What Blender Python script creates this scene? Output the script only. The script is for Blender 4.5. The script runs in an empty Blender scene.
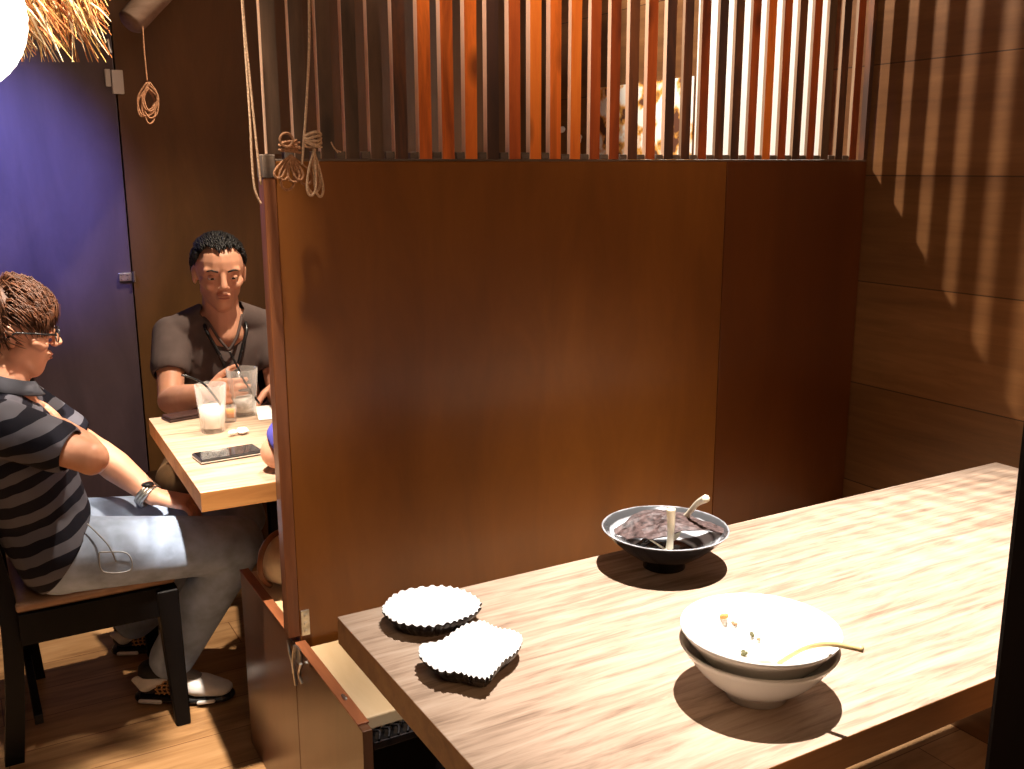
import bpy, bmesh, math, random
import numpy as np
from mathutils import Vector, Matrix
V = Vector
S = bpy.context.scene
COL = S.collection
rnd = random.Random(7)

# ------------------------------------------------------------------ camera
FPX = 984.8
yaw, pit, rol = [math.radians(a) for a in (29.786, 12.4154, -0.1765)]
fw = V((math.sin(yaw) * math.cos(pit), math.cos(yaw) * math.cos(pit), -math.sin(pit)))
rt0 = V((math.cos(yaw), -math.sin(yaw), 0)); up0 = rt0.cross(fw)
rt = math.cos(rol) * rt0 + math.sin(rol) * up0
up = -math.sin(rol) * rt0 + math.cos(rol) * up0
cd = bpy.data.cameras.new('camera'); cam = bpy.data.objects.new('camera', cd); COL.objects.link(cam)
M = Matrix((rt, up, -fw)).transposed().to_4x4(); M.translation = V((0, 0, 1.40))
cam.matrix_world = M
cd.sensor_width = 36; cd.lens = 36 * FPX / 1024; cd.clip_start = 0.02
S.camera = cam

# ------------------------------------------------------------------ light, exposure
S.view_settings.view_transform = 'Standard'
S.view_settings.look = 'None'
S.view_settings.gamma = 1
S.view_settings.use_curve_mapping = False
S.view_settings.exposure = 0.0
W = bpy.data.worlds.new('world'); S.world = W; W.use_nodes = True
W.node_tree.nodes['Background'].inputs[0].default_value = (1.0, 0.8, 0.62, 1)
W.node_tree.nodes['Background'].inputs[1].default_value = 0.008

def spot(name, loc, target, power, angle, blend=0.4, size=0.02, col=(1, 0.86, 0.68)):
    l = bpy.data.lights.new(name, 'SPOT'); o = bpy.data.objects.new(name, l); COL.objects.link(o)
    o.location = loc
    o.rotation_euler = (V(target) - V(loc)).to_track_quat('-Z', 'Y').to_euler()
    l.energy = power; l.spot_size = math.radians(angle); l.spot_blend = blend
    l.shadow_soft_size = size; l.color = col
    return o
def area(name, loc, target, power, sx, sy, col=(1, 0.8, 0.6)):
    l = bpy.data.lights.new(name, 'AREA'); o = bpy.data.objects.new(name, l); COL.objects.link(o)
    o.location = loc
    o.rotation_euler = (V(target) - V(loc)).to_track_quat('-Z', 'Y').to_euler()
    l.shape = 'RECTANGLE'; l.size = sx; l.size_y = sy; l.energy = power; l.color = col
    return o
spot('table_spot', (0.98, 0.98, 2.95), (1.22, 0.98, 0.75), 800, 52, 1.0, 0.018, (1, 0.925, 0.87))
spot('booth_spot', (1.10, 2.48, 2.95), (0.66, 2.60, 0.75), 330, 58, 0.7, 0.025, (1, 0.82, 0.62))
spot('slat_spot', (0.95, 3.33, 3.28), (2.06, 2.02, 1.75), 640, 50, 0.5, 0.03, (1, 0.88, 0.74))
spot('aisle_spot', (0.22, 1.50, 2.95), (0.04, 2.38, 0.0), 950, 38, 0.8, 0.03, (1, 0.86, 0.7))
spot('blue_spot', (-0.5, 1.7, 2.6), (0.17, 3.4, 1.36), 900, 21, 1.0, 0.05, (0.24, 0.28, 1.0))
spot('screen_fill', (-0.35, 0.75, 2.85), (0.92, 1.82, 2.12), 330, 32, 1.0, 0.06, (1, 0.78, 0.66))  # added lamp at upper left, brightens slat edges and fronts
area('room_fill', (0.5, -1.0, 2.2), (1.1, 1.4, 1.0), 20, 1.6, 1.0, (1, 0.62, 0.36))  # unseen fill added behind the camera, also lifts the near table edge

# ------------------------------------------------------------------ materials
def newmat(name):
    m = bpy.data.materials.new(name); m.use_nodes = True
    nt = m.node_tree; b = nt.nodes['Principled BSDF']
    return m, nt, b
def node(nt, t, **kw):
    n = nt.nodes.new(t)
    for k, v in kw.items(): setattr(n, k, v)
    return n
def plain(name, col, rough=0.5, metal=0, var=0.12, scale=30, bump=0.0, coat=0, trans=0, ior=1.45, emit=0, spec=0.5, sub=0):
    """one colour with slight procedural unevenness"""
    m, nt, b = newmat(name)
    tc = node(nt, 'ShaderNodeTexCoord')
    ns = node(nt, 'ShaderNodeTexNoise'); ns.inputs['Scale'].default_value = scale; ns.inputs['Detail'].default_value = 4
    nt.links.new(tc.outputs['Object'], ns.inputs['Vector'])
    cr = node(nt, 'ShaderNodeValToRGB')
    cr.color_ramp.elements[0].position = 0.3; cr.color_ramp.elements[1].position = 0.7
    cr.color_ramp.elements[0].color = tuple(c * (1 - var) for c in col) + (1,)
    cr.color_ramp.elements[1].color = tuple(min(1, c * (1 + var)) for c in col) + (1,)
    nt.links.new(ns.outputs['Fac'], cr.inputs['Fac']); nt.links.new(cr.outputs['Color'], b.inputs['Base Color'])
    b.inputs['Roughness'].default_value = rough; b.inputs['Metallic'].default_value = metal
    b.inputs['Coat Weight'].default_value = coat; b.inputs['Coat Roughness'].default_value = 0.12
    b.inputs['Transmission Weight'].default_value = trans; b.inputs['IOR'].default_value = ior
    b.inputs['Specular IOR Level'].default_value = spec
    if sub:
        b.inputs['Subsurface Weight'].default_value = sub; b.inputs['Subsurface Radius'].default_value = (0.02, 0.008, 0.004)
        b.inputs['Subsurface Scale'].default_value = 0.5
    if emit:
        b.inputs['Emission Color'].default_value = tuple(col) + (1,); b.inputs['Emission Strength'].default_value = emit
    if bump:
        bp = node(nt, 'ShaderNodeBump'); bp.inputs['Strength'].default_value = bump; bp.inputs['Distance'].default_value = 0.004
        nt.links.new(ns.outputs['Fac'], bp.inputs['Height']); nt.links.new(bp.outputs['Normal'], b.inputs['Normal'])
    return m
def wood(name, cols, axis='X', stretch=14, scale=5, rough=0.35, coat=0.0, streak=0.5, knots=0, bump=0.08, seed=0, spec=0.5):
    """grain along axis; cols = 3 stops"""
    m, nt, b = newmat(name)
    tc = node(nt, 'ShaderNodeTexCoord'); mp = node(nt, 'ShaderNodeMapping')
    sc = {'X': (1, stretch, stretch), 'Y': (stretch, 1, stretch), 'Z': (stretch, stretch, 1)}[axis]
    mp.inputs['Scale'].default_value = sc; mp.inputs['Location'].default_value = (seed * 3.1, seed * 1.7, seed * 0.9)
    nt.links.new(tc.outputs['Object'], mp.inputs['Vector'])
    n1 = node(nt, 'ShaderNodeTexNoise'); n1.inputs['Scale'].default_value = scale; n1.inputs['Detail'].default_value = 8
    n1.inputs['Roughness'].default_value = 0.65; n1.inputs['Distortion'].default_value = 0.6
    nt.links.new(mp.outputs['Vector'], n1.inputs['Vector'])
    n2 = node(nt, 'ShaderNodeTexNoise'); n2.inputs['Scale'].default_value = scale * 0.35; n2.inputs['Detail'].default_value = 3
    nt.links.new(mp.outputs['Vector'], n2.inputs['Vector'])
    mx = node(nt, 'ShaderNodeMix'); mx.data_type = 'FLOAT'; mx.inputs[0].default_value = streak
    nt.links.new(n1.outputs['Fac'], mx.inputs[2]); nt.links.new(n2.outputs['Fac'], mx.inputs[3])
    cr = node(nt, 'ShaderNodeValToRGB'); e = cr.color_ramp.elements
    e[0].position = 0.34; e[1].position = 0.66; e[0].color = cols[0] + (1,); e[1].color = cols[2] + (1,)
    x = e.new(0.5); x.color = cols[1] + (1,)
    nt.links.new(mx.outputs[0], cr.inputs['Fac'])
    out = cr.outputs['Color']
    if knots:
        vo = node(nt, 'ShaderNodeTexVoronoi'); vo.inputs['Scale'].default_value = 13
        mp2 = node(nt, 'ShaderNodeMapping'); mp2.inputs['Scale'].default_value = {'X': (.5, 1, 1), 'Y': (1, .5, 1), 'Z': (1, 1, .45)}[axis]
        mp2.inputs['Location'].default_value = (seed * 2.3, seed, seed * 1.3)
        nt.links.new(tc.outputs['Object'], mp2.inputs['Vector']); nt.links.new(mp2.outputs['Vector'], vo.inputs['Vector'])
        r2 = node(nt, 'ShaderNodeValToRGB'); r2.color_ramp.elements[0].position = 0.06; r2.color_ramp.elements[1].position = 0.26
        r2.color_ramp.elements[0].color = (0.1, 0.07, 0.06, 1); r2.color_ramp.elements[1].color = (1, 1, 1, 1)
        nt.links.new(vo.outputs['Distance'], r2.inputs['Fac'])
        mm = node(nt, 'ShaderNodeMix'); mm.data_type = 'RGBA'; mm.blend_type = 'MULTIPLY'; mm.inputs[0].default_value = knots
        nt.links.new(out, mm.inputs[6]); nt.links.new(r2.outputs['Color'], mm.inputs[7]); out = mm.outputs[2]
    nt.links.new(out, b.inputs['Base Color'])
    b.inputs['Roughness'].default_value = rough; b.inputs['Coat Weight'].default_value = coat
    b.inputs['Coat Roughness'].default_value = 0.15; b.inputs['Specular IOR Level'].default_value = spec
    bp = node(nt, 'ShaderNodeBump'); bp.inputs['Strength'].default_value = bump; bp.inputs['Distance'].default_value = 0.002
    nt.links.new(n1.outputs['Fac'], bp.inputs['Height']); nt.links.new(bp.outputs['Normal'], b.inputs['Normal'])
    return m
def stripes(name, a, bcol, axis, period, duty=0.45):
    """knitted bands across the given axis"""
    m, nt, b = newmat(name)
    tc = node(nt, 'ShaderNodeTexCoord')
    dot = node(nt, 'ShaderNodeVectorMath', operation='DOT_PRODUCT'); dot.inputs[1].default_value = V(axis).normalized()
    nt.links.new(tc.outputs['Object'], dot.inputs[0])
    ns = node(nt, 'ShaderNodeTexNoise'); ns.inputs['Scale'].default_value = 9
    nt.links.new(tc.outputs['Object'], ns.inputs['Vector'])
    w = node(nt, 'ShaderNodeMath', operation='MULTIPLY_ADD'); w.inputs[1].default_value = 0.03
    nt.links.new(ns.outputs['Fac'], w.inputs[0]); nt.links.new(dot.outputs['Value'], w.inputs[2])
    d = node(nt, 'ShaderNodeMath', operation='DIVIDE'); d.inputs[1].default_value = period
    nt.links.new(w.outputs[0], d.inputs[0])
    f = node(nt, 'ShaderNodeMath', operation='FRACT'); nt.links.new(d.outputs[0], f.inputs[0])
    g = node(nt, 'ShaderNodeMath', operation='GREATER_THAN'); g.inputs[1].default_value = duty
    nt.links.new(f.outputs[0], g.inputs[0])
    mx = node(nt, 'ShaderNodeMix'); mx.data_type = 'RGBA'; mx.inputs[6].default_value = a + (1,); mx.inputs[7].default_value = bcol + (1,)
    nt.links.new(g.outputs[0], mx.inputs[0]); nt.links.new(mx.outputs[2], b.inputs['Base Color'])
    b.inputs['Roughness'].default_value = 0.85; b.inputs['Specular IOR Level'].default_value = 0.15
    return m
def planks(name, cols, axis, length, width, rough, coat=0, mortar=(0.02, 0.01, 0.005), vertical=False, gap=0.004, spec=0.5, stretch=12):
    """boards drawn by a brick texture, with wood grain inside each"""
    m = wood(name, cols, axis, stretch, 4, rough, coat, 0.5, 0, 0.05, 0, spec)
    nt = m.node_tree; b = nt.nodes['Principled BSDF']
    src = b.inputs['Base Color'].links[0].from_socket
    tc = node(nt, 'ShaderNodeTexCoord'); sep = node(nt, 'ShaderNodeSeparateXYZ'); nt.links.new(tc.outputs['Object'], sep.inputs[0])
    cmb = node(nt, 'ShaderNodeCombineXYZ')
    u, v = ('Y', 'Z') if vertical else (('X', 'Y') if axis == 'X' else ('Y', 'X'))
    nt.links.new(sep.outputs[u], cmb.inputs[0]); nt.links.new(sep.outputs[v], cmb.inputs[1])
    br = node(nt, 'ShaderNodeTexBrick'); br.inputs['Scale'].default_value = 1
    br.inputs['Brick Width'].default_value = length; br.inputs['Row Height'].default_value = width
    br.inputs['Mortar Size'].default_value = gap / 2; br.inputs['Mortar Smooth'].default_value = 0
    br.inputs['Color1'].default_value = (1, 1, 1, 1); br.inputs['Color2'].default_value = (0.72, 0.7, 0.68, 1); br.inputs['Mortar'].default_value = mortar + (1,)
    nt.links.new(cmb.outputs[0], br.inputs['Vector'])
    mm = node(nt, 'ShaderNodeMix'); mm.data_type = 'RGBA'; mm.blend_type = 'MULTIPLY'; mm.inputs[0].default_value = 1
    nt.links.new(src, mm.inputs[6]); nt.links.new(br.outputs['Color'], mm.inputs[7]); nt.links.new(mm.outputs[2], b.inputs['Base Color'])
    return m

OAK = wood('pale oak laminate', ((0.20, 0.13, 0.085), (0.43, 0.305, 0.215), (0.54, 0.41, 0.305)), 'X', 11, 7, 0.42, 0.0, 0.25, 0, 0.05)
OAKEDGE = wood('oak edge band', ((0.36, 0.14, 0.04), (0.52, 0.23, 0.07), (0.62, 0.3, 0.1)), 'X', 10, 4, 0.45, 0)
PART = wood('brown stained plywood', ((0.13, 0.040, 0.006), (0.19, 0.060, 0.008), (0.25, 0.084, 0.012)), 'Z', 4, 2.2, 0.38, 0.15, 0.6, 0, 0.02)
PART2 = wood('dark red brown stained plywood', ((0.080, 0.019, 0.002), (0.105, 0.026, 0.003), (0.14, 0.038, 0.005)), 'Z', 5, 1.6, 0.38, 0.15, 0.6, 0, 0.02, 3)
PEND = wood('red brown board edge', ((0.10, 0.03, 0.012), (0.17, 0.055, 0.02), (0.25, 0.085, 0.03)), 'Z', 12, 5, 0.4, 0.1)
RWALL = planks('brown wall boards', ((0.14, 0.058, 0.02), (0.19, 0.082, 0.028), (0.25, 0.115, 0.042)), 'Y', 6.0, 0.2755, 0.36, 0.2, (0.2, 0.15, 0.12), True, 0.003)
BWALL = wood('dark brown wall veneer', ((0.060, 0.026, 0.008), (0.10, 0.045, 0.014), (0.16, 0.072, 0.022)), 'Z', 4, 1.5, 0.4, 0.1)
DOORM = wood('dark plum wood panel', ((0.036, 0.024, 0.034), (0.07, 0.046, 0.058), (0.11, 0.075, 0.09)), 'Z', 4, 1.8, 0.42, 0.1, 0.6)
FLOOR = planks('oak floor boards', ((0.17, 0.075, 0.025), (0.42, 0.23, 0.10), (0.56, 0.33, 0.16)), 'X', 1.3, 0.155, 0.4, 0.1, (0.35, 0.25, 0.2), False, 0.003, 0.5, 8)
DARK = plain('dark ceiling paint', (0.02, 0.017, 0.015), 0.8)
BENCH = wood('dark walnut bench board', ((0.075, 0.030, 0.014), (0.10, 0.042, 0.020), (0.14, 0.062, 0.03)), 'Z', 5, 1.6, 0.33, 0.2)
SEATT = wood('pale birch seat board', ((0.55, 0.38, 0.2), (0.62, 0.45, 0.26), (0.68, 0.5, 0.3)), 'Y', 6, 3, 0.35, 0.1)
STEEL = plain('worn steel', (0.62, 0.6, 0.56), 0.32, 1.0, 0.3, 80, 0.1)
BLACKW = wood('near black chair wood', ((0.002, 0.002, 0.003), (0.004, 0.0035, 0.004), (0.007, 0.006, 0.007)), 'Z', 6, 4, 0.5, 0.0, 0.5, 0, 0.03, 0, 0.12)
SLAT_F = [wood('orange brown slat', ((0.28, 0.05, 0.006), (0.78, 0.17, 0.018), (0.92, 0.25, 0.03)), 'Z', 8, 4, 0.5, 0, 0.5, 0.8, 0.1, 1),
          wood('red brown slat', ((0.10, 0.02, 0.006), (0.38, 0.07, 0.012), (0.62, 0.13, 0.02)), 'Z', 8, 4, 0.5, 0, 0.6, 0.8, 0.1, 5),
          wood('charred slat', ((0.020, 0.012, 0.011), (0.07, 0.030, 0.018), (0.26, 0.08, 0.022)), 'Z', 7, 4, 0.5, 0, 0.6, 0.7, 0.1, 9),
          wood('grey brown slat', ((0.04, 0.022, 0.012), (0.10, 0.052, 0.028), (0.17, 0.09, 0.045)), 'Z', 8, 4, 0.5, 0, 0.5, 0.6, 0.1, 14)]
SLATEDGE_LIT = wood('lamplit raw slat edge', ((0.66, 0.38, 0.24), (0.78, 0.5, 0.33), (0.85, 0.58, 0.4)), 'Z', 12, 6, 0.6)  # lamp light on the left slat edges put into a paler colour
SLATEDGE_DIM = wood('shaded brown slat edge', ((0.2, 0.11, 0.06), (0.32, 0.19, 0.11), (0.45, 0.28, 0.17)), 'Z', 12, 6, 0.6)  # darker copy for the right slats, dimmer light put into the colour
BLOCK = wood('grey brown spacer', ((0.07, 0.05, 0.04), (0.13, 0.09, 0.065), (0.2, 0.14, 0.1)), 'X', 8, 6, 0.6)
WHITECER = plain('cream glazed ceramic', (0.86, 0.84, 0.78), 0.16, 0, 0.02, 20, 0, 0.3)
BLACKCER = plain('black glazed ceramic', (0.006, 0.006, 0.008), 0.2, 0, 0.2, 20, 0, 0.1)
SKIN = plain('skin', (0.68, 0.34, 0.22), 0.48, 0, 0.08, 25, 0.0, 0, sub=0.12)
SKIN2 = plain('skin', (0.66, 0.33, 0.21), 0.48, 0, 0.08, 25, 0.0, 0, sub=0.12)
EYEW = plain('eye white', (0.75, 0.72, 0.68), 0.2); EYEB = plain('dark iris', (0.02, 0.012, 0.008), 0.1)
LIP = plain('lip', (0.42, 0.15, 0.11), 0.5)
HAIRB = plain('black hair', (0.007, 0.006, 0.006), 0.5, 0, 0.5, 120)
HAIRN = plain('brown hair', (0.070, 0.022, 0.007), 0.55, 0, 0.6, 90)
def glass_mat():
    m, nt, b = newmat('thin frosted glass'); out = nt.nodes['Material Output']
    b.inputs['Base Color'].default_value = (0.85, 0.84, 0.82, 1); b.inputs['Roughness'].default_value = 0.05
    tr = node(nt, 'ShaderNodeBsdfTransparent'); tr.inputs[0].default_value = (0.97, 0.97, 0.97, 1)
    lw = node(nt, 'ShaderNodeLayerWeight'); lw.inputs[0].default_value = 0.35
    mr = node(nt, 'ShaderNodeMapRange'); mr.inputs[3].default_value = 0.05; mr.inputs[4].default_value = 0.55
    nt.links.new(lw.outputs['Facing'], mr.inputs[0])
    mx = node(nt, 'ShaderNodeMixShader'); nt.links.new(mr.outputs[0], mx.inputs[0])
    nt.links.new(tr.outputs[0], mx.inputs[1]); nt.links.new(b.outputs[0], mx.inputs[2]); nt.links.new(mx.outputs[0], out.inputs['Surface'])
    return m
GLASS = glass_mat()
MILK = plain('milky drink', (0.92, 0.9, 0.86), 0.35, 0, 0.02)
ICE = plain('cloudy ice water', (0.62, 0.60, 0.57), 0.25, 0, 0.3, 90, 0.3)
AMBER = plain('amber liquid', (0.80, 0.30, 0.04), 0.1, 0, 0.1, 20)
BLACKPL = plain('black plastic', (0.012, 0.012, 0.013), 0.25, 0, 0.1)
PAPER = plain('white paper', (0.86, 0.85, 0.82), 0.7, 0, 0.03, 20)
ROPE = plain('pale jute rope', (0.56, 0.36, 0.22), 0.8, 0, 0.3, 260, 0.5)
ROPED = plain('brown jute rope', (0.36, 0.17, 0.08), 0.8, 0, 0.3, 260, 0.5)

# ------------------------------------------------------------------ object helpers
def link(name, me, mat, parent=None, smooth=False):
    o = bpy.data.objects.new(name, me); COL.objects.link(o)
    if mat is not None:
        for m in (mat if isinstance(mat, (list, tuple)) else [mat]): me.materials.append(m)
    if parent is not None:
        o.parent = parent
        p = parent; off = V((0, 0, 0))
        while p is not None: off += p.location; p = p.parent
        me.transform(Matrix.Translation(-off))
    if smooth:
        for p in me.polygons: p.use_smooth = True
    return o
def obj(name, bm, mat, parent=None, smooth=False):
    bmesh.ops.recalc_face_normals(bm, faces=bm.faces)
    me = bpy.data.meshes.new(name); bm.to_mesh(me); bm.free()
    return link(name, me, mat, parent, smooth)
def tag(o, label, cat, group=None, kind=None):
    if label: o['label'] = label
    if cat: o['category'] = cat
    if group: o['group'] = group
    if kind: o['kind'] = kind
    return o
def thing(name, loc, label, cat, group=None):
    o = bpy.data.objects.new(name, None); COL.objects.link(o); o.location = loc; o.empty_display_size = 0.05
    return tag(o, label, cat, group)
def struct(name, bm, mat, smooth=False):
    o = obj(name, bm, mat, None, smooth); o['kind'] = 'structure'; return o
def B(): return bmesh.new()
def box(bm, a, b, bev=0.0, mat=0, rot=None):
    """axis-aligned box between corners; rot = (angle, axis, centre)"""
    t = bmesh.new()
    c = [(a[i] + b[i]) / 2 for i in range(3)]; s = [abs(b[i] - a[i]) for i in range(3)]
    bmesh.ops.create_cube(t, size=1)
    bmesh.ops.scale(t, vec=s, verts=t.verts)
    if bev: bmesh.ops.bevel(t, geom=list(t.edges), offset=bev, segments=2, affect='EDGES', profile=0.5)
    bmesh.ops.translate(t, vec=c, verts=t.verts)
    if rot: bmesh.ops.rotate(t, cent=rot[2], matrix=Matrix.Rotation(rot[0], 3, rot[1]), verts=t.verts)
    for f in t.faces: f.material_index = mat
    join(bm, t)
    return bm
def join(bm, t):
    me = bpy.data.meshes.new('t'); t.to_mesh(me); t.free(); bm.from_mesh(me); bpy.data.meshes.remove(me)
def frame(t):
    t = t.normalized(); a = V((0, 0, 1)) if abs(t.z) < 0.9 else V((1, 0, 0))
    x = a.cross(t).normalized(); return x, t.cross(x)
def tube(bm, pts, r, n=8, mat=0):
    pts = [V(p) for p in pts]
    rs = r if isinstance(r, (list, tuple)) else [r] * len(pts)
    rings = []; x = None
    for i, p in enumerate(pts):
        t = (pts[min(i + 1, len(pts) - 1)] - pts[max(i - 1, 0)])
        if t.length < 1e-9: t = V((0, 0, 1))
        if x is None: x, y = frame(t)
        else:
            t = t.normalized(); x = (x - t * x.dot(t))
            x = x.normalized() if x.length > 1e-6 else frame(t)[0]
            y = t.cross(x)
        rings.append([bm.verts.new(p + (x * math.cos(2 * math.pi * k / n) + y * math.sin(2 * math.pi * k / n)) * rs[i]) for k in range(n)])
    for a, b in zip(rings, rings[1:]):
        for k in range(n):
            f = bm.faces.new((a[k], a[(k + 1) % n], b[(k + 1) % n], b[k])); f.material_index = mat
    for ring in (rings[0], rings[-1]):
        f = bm.faces.new(ring); f.material_index = mat
    return bm
def spline(pts, n=8):
    pts = [V(p) for p in pts]; P = [pts[0]] + pts + [pts[-1]]; out = []
    for i in range(1, len(P) - 2):
        for k in range(n):
            t = k / n
            a, b, c, d = P[i - 1], P[i], P[i + 1], P[i + 2]
            out.append(0.5 * ((2 * b) + (c - a) * t + (2 * a - 5 * b + 4 * c - d) * t * t + (3 * b - a - 3 * c + d) * t ** 3))
    out.append(pts[-1]); return out
def lathe(bm, prof, c, n=48, mat=0):
    """profile (r,z) turned about a vertical axis at c, open line from axis to axis"""
    rings = []
    for r, z in prof:
        if r < 1e-6: rings.append([bm.verts.new((c[0], c[1], c[2] + z))])
        else: rings.append([bm.verts.new((c[0] + r * math.cos(2 * math.pi * k / n), c[1] + r * math.sin(2 * math.pi * k / n), c[2] + z)) for k in range(n)])
    for a, b in zip(rings, rings[1:]):
        for k in range(n):
            k2 = (k + 1) % n
            if len(a) == 1 and len(b) == 1: continue
            if len(a) == 1: f = bm.faces.new((a[0], b[k], b[k2]))
            elif len(b) == 1: f = bm.faces.new((a[k], a[k2], b[0]))
            else: f = bm.faces.new((a[k], a[k2], b[k2], b[k]))
            f.material_index = mat
    return bm
def hull(bm, items, seg=10):
    """convex hull of spheres / ellipsoids: items = (centre, r or (rx,ry,rz)[, 3x3 matrix])"""
    t = bmesh.new()
    for it in items:
        c, r = V(it[0]), it[1]
        r = (r, r, r) if not isinstance(r, (tuple, list)) else r
        R = it[2] if len(it) > 2 else Matrix.Identity(3)
        for i in range(1, seg):
            th = math.pi * i / seg
            for k in range(seg + 4):
                ph = 2 * math.pi * k / (seg + 4)
                t.verts.new(c + R @ V((r[0] * math.sin(th) * math.cos(ph), r[1] * math.sin(th) * math.sin(ph), r[2] * math.cos(th))))
        for s in (1, -1): t.verts.new(c + R @ V((0, 0, s * r[2])))
    g = bmesh.ops.convex_hull(t, input=list(t.verts))
    kill = [v for v in g['geom_interior'] if isinstance(v, bmesh.types.BMVert)] + [v for v in g['geom_unused'] if isinstance(v, bmesh.types.BMVert)]
    bmesh.ops.delete(t, geom=list(set(kill)), context='VERTS')
    bmesh.ops.recalc_face_normals(t, faces=t.faces)
    join(bm, t); return bm
def blob(name, bm, mat, parent, voxel=0.005, smooth=6, cut=None):
    """fuses overlapping closed shapes into one continuous smooth skin"""
    bmesh.ops.recalc_face_normals(bm, faces=bm.faces)
    me = bpy.data.meshes.new(name + '_raw'); bm.to_mesh(me); bm.free()
    tmp = bpy.data.objects.new('tmp', me); COL.objects.link(tmp)
    m = tmp.modifiers.new('r', 'REMESH'); m.mode = 'VOXEL'; m.voxel_size = voxel
    s = tmp.modifiers.new('s', 'SMOOTH'); s.factor = 0.5; s.iterations = smooth
    dg = bpy.context.evaluated_depsgraph_get(); dg.update()
    new = bpy.data.meshes.new_from_object(tmp.evaluated_get(dg)); new.name = name
    bpy.data.objects.remove(tmp); bpy.data.meshes.remove(me)
    new.materials.clear()
    if cut:
        b2 = bmesh.new(); b2.from_mesh(new)
        kill = [f for f in b2.faces if cut(f.calc_center_median())]
        bmesh.ops.delete(b2, geom=kill, context='FACES'); 
        for it in range(14):
            mv = {}
            for v in b2.verts:
                bn = [e.other_vert(v) for e in v.link_edges if e.is_boundary]
                if len(bn) == 2: mv[v] = v.co * 0.4 + (bn[0].co + bn[1].co) * 0.3
            for v, c_ in mv.items(): v.co = c_
        bmesh.ops.delete(b2, geom=[v for v in b2.verts if not v.link_faces], context='VERTS')
        b2.to_mesh(new); b2.free()
    return link(name, new, mat, parent, True)

# ------------------------------------------------------------------ room shell
XW, YP, ZP = 2.11, 1.82, 1.413
struct('floor', box(B(), (-2.2, -1.6, -0.05), (XW, 3.4, 0)), FLOOR)
struct('ceiling', box(B(), (-2.2, -1.6, 3.35), (XW, 3.4, 3.4)), DARK)
struct('wall_right', box(B(), (XW, -1.6, 0), (XW + 0.08, 3.48, 3.35)), RWALL)
bm = B(); box(bm, (0.525, 3.4, 0), (XW, 3.48, 3.35)); box(bm, (-2.2, 3.4, 1.84), (0.525, 3.48, 3.35)); box(bm, (-2.2, 3.46, 0), (0.525, 3.48, 1.84))
struct('wall_back', bm, BWALL)
struct('wall_left', box(B(), (-2.28, -1.6, 0), (-2.2, 3.48, 3.35)), BWALL)
struct('wall_front', box(B(), (-2.28, -1.68, 0), (XW + 0.08, -1.6, 3.35)), BWALL)
d = struct('door_1', box(B(), (-0.75, 3.392, 0.02), (0.519, 3.43, 1.83), 0.003), DOORM)
bm = B()
box(bm, (0.478, 3.380, 1.045), (0.518, 3.392, 1.072), 0.002)
for sx in (0.487, 0.505):
    for sz in (1.052, 1.065): lathe(bm, [(0, -0.002), (0.003, -0.002), (0.003, 0.002), (0, 0.002)], (sx, 3.379, sz), 8)
tube(bm, [(0.523, 3.378, 1.042), (0.523, 3.378, 1.075)], 0.005, 8)
obj('door_hinge', bm, STEEL, d)
bm = B(); tube(bm, [(0.505, 3.385, 1.79), (0.507, 3.383, 1.765), (0.512, 3.385, 1.75)], 0.006, 8); obj('door_catch', bm, STEEL, d)

# ------------------------------------------------------------------ partition with slatted screen
P0 = 0.531
part = thing('booth_partition', (1.3, YP + 0.015, 0), 'tall brown stained plywood partition between the two booths, slatted screen on its top', 'partition')
SEAM = 1.631
obj('panel', box(B(), (P0 + 0.012, YP, 0.36), (SEAM - 0.001, YP + 0.03, ZP), 0.0015), PART, part)
o = obj('panel', box(B(), (SEAM + 0.001, YP, 0.36), (XW - 0.002, YP + 0.03, ZP), 0.0015), PART2, part); o['label'] = 'darker red brown end panel'
obj('edge_board', box(B(), (P0 - 0.012, YP - 0.002, 0.47), (P0 + 0.0115, YP + 0.032, ZP - 0.03), 0.002), PEND, part)
o = obj('edge_cap', box(B(), (P0 - 0.013, YP - 0.003, ZP - 0.03), (P0 + 0.012, YP + 0.033, ZP + 0.012), 0.002), BLOCK, part)
obj('base_rail', box(B(), (P0 + 0.0125, YP + 0.002, ZP), (XW - 0.002, YP + 0.028, ZP + 0.004), 0.001), BLOCK, part)
pat = [3, 3, 3, 3, 3, 2, 0, 0, 0, 2, 1, 0, 0, 0, 1, 1, 2, 1, 2, 2, 1, 2, 2, 1, 0, 1, 2, 1, 3, 2, 1]
SL0 = 0.529
slat_x = []
for i in range(31):
    x = SL0 + 0.05 * i + 0.002 + 0.010 * min(1, i / 18) + rnd.uniform(-.0012, .0012)
    if i < 13: dp, w = 0.017, 0.027
    elif i < 19: dp, w = 0.012, 0.026
    else: dp, w = 0.009, 0.025
    lean = rnd.uniform(-0.0025, 0.0025)
    bm = B()
    box(bm, (x, YP + 0.001, ZP + 0.0045 if i else ZP + 0.013), (x + w, YP + 0.001 + dp, 2.35))
    for v in bm.verts:
        v.co.x += lean * (v.co.z - ZP) / 0.9
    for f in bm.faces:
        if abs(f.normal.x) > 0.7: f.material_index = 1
    obj('slat', bm, [SLAT_F[pat[i % len(pat)]], SLATEDGE_LIT if i < 19 else SLATEDGE_DIM], part)
    slat_x.append(x)
    if 0 < i:
        hb = 0.014 if i < 13 else 0.011
        obj('spacer_block', box(B(), (x - 0.050 + w + 0.004, YP + 0.003, ZP + 0.0045), (x - 0.0006, YP + 0.022, ZP + 0.004 + hb), 0.0012), BLOCK, part)
obj('slat', box(B(), (2.095, YP + 0.001, ZP + 0.0045), (XW - 0.001, YP + 0.018, 2.35)), SLAT_F[2], part)
obj('top_rail', box(B(), (P0, YP + 0.001, 2.351), (XW - 0.002, YP + 0.028, 2.40), 0.002), PEND, part)
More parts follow.
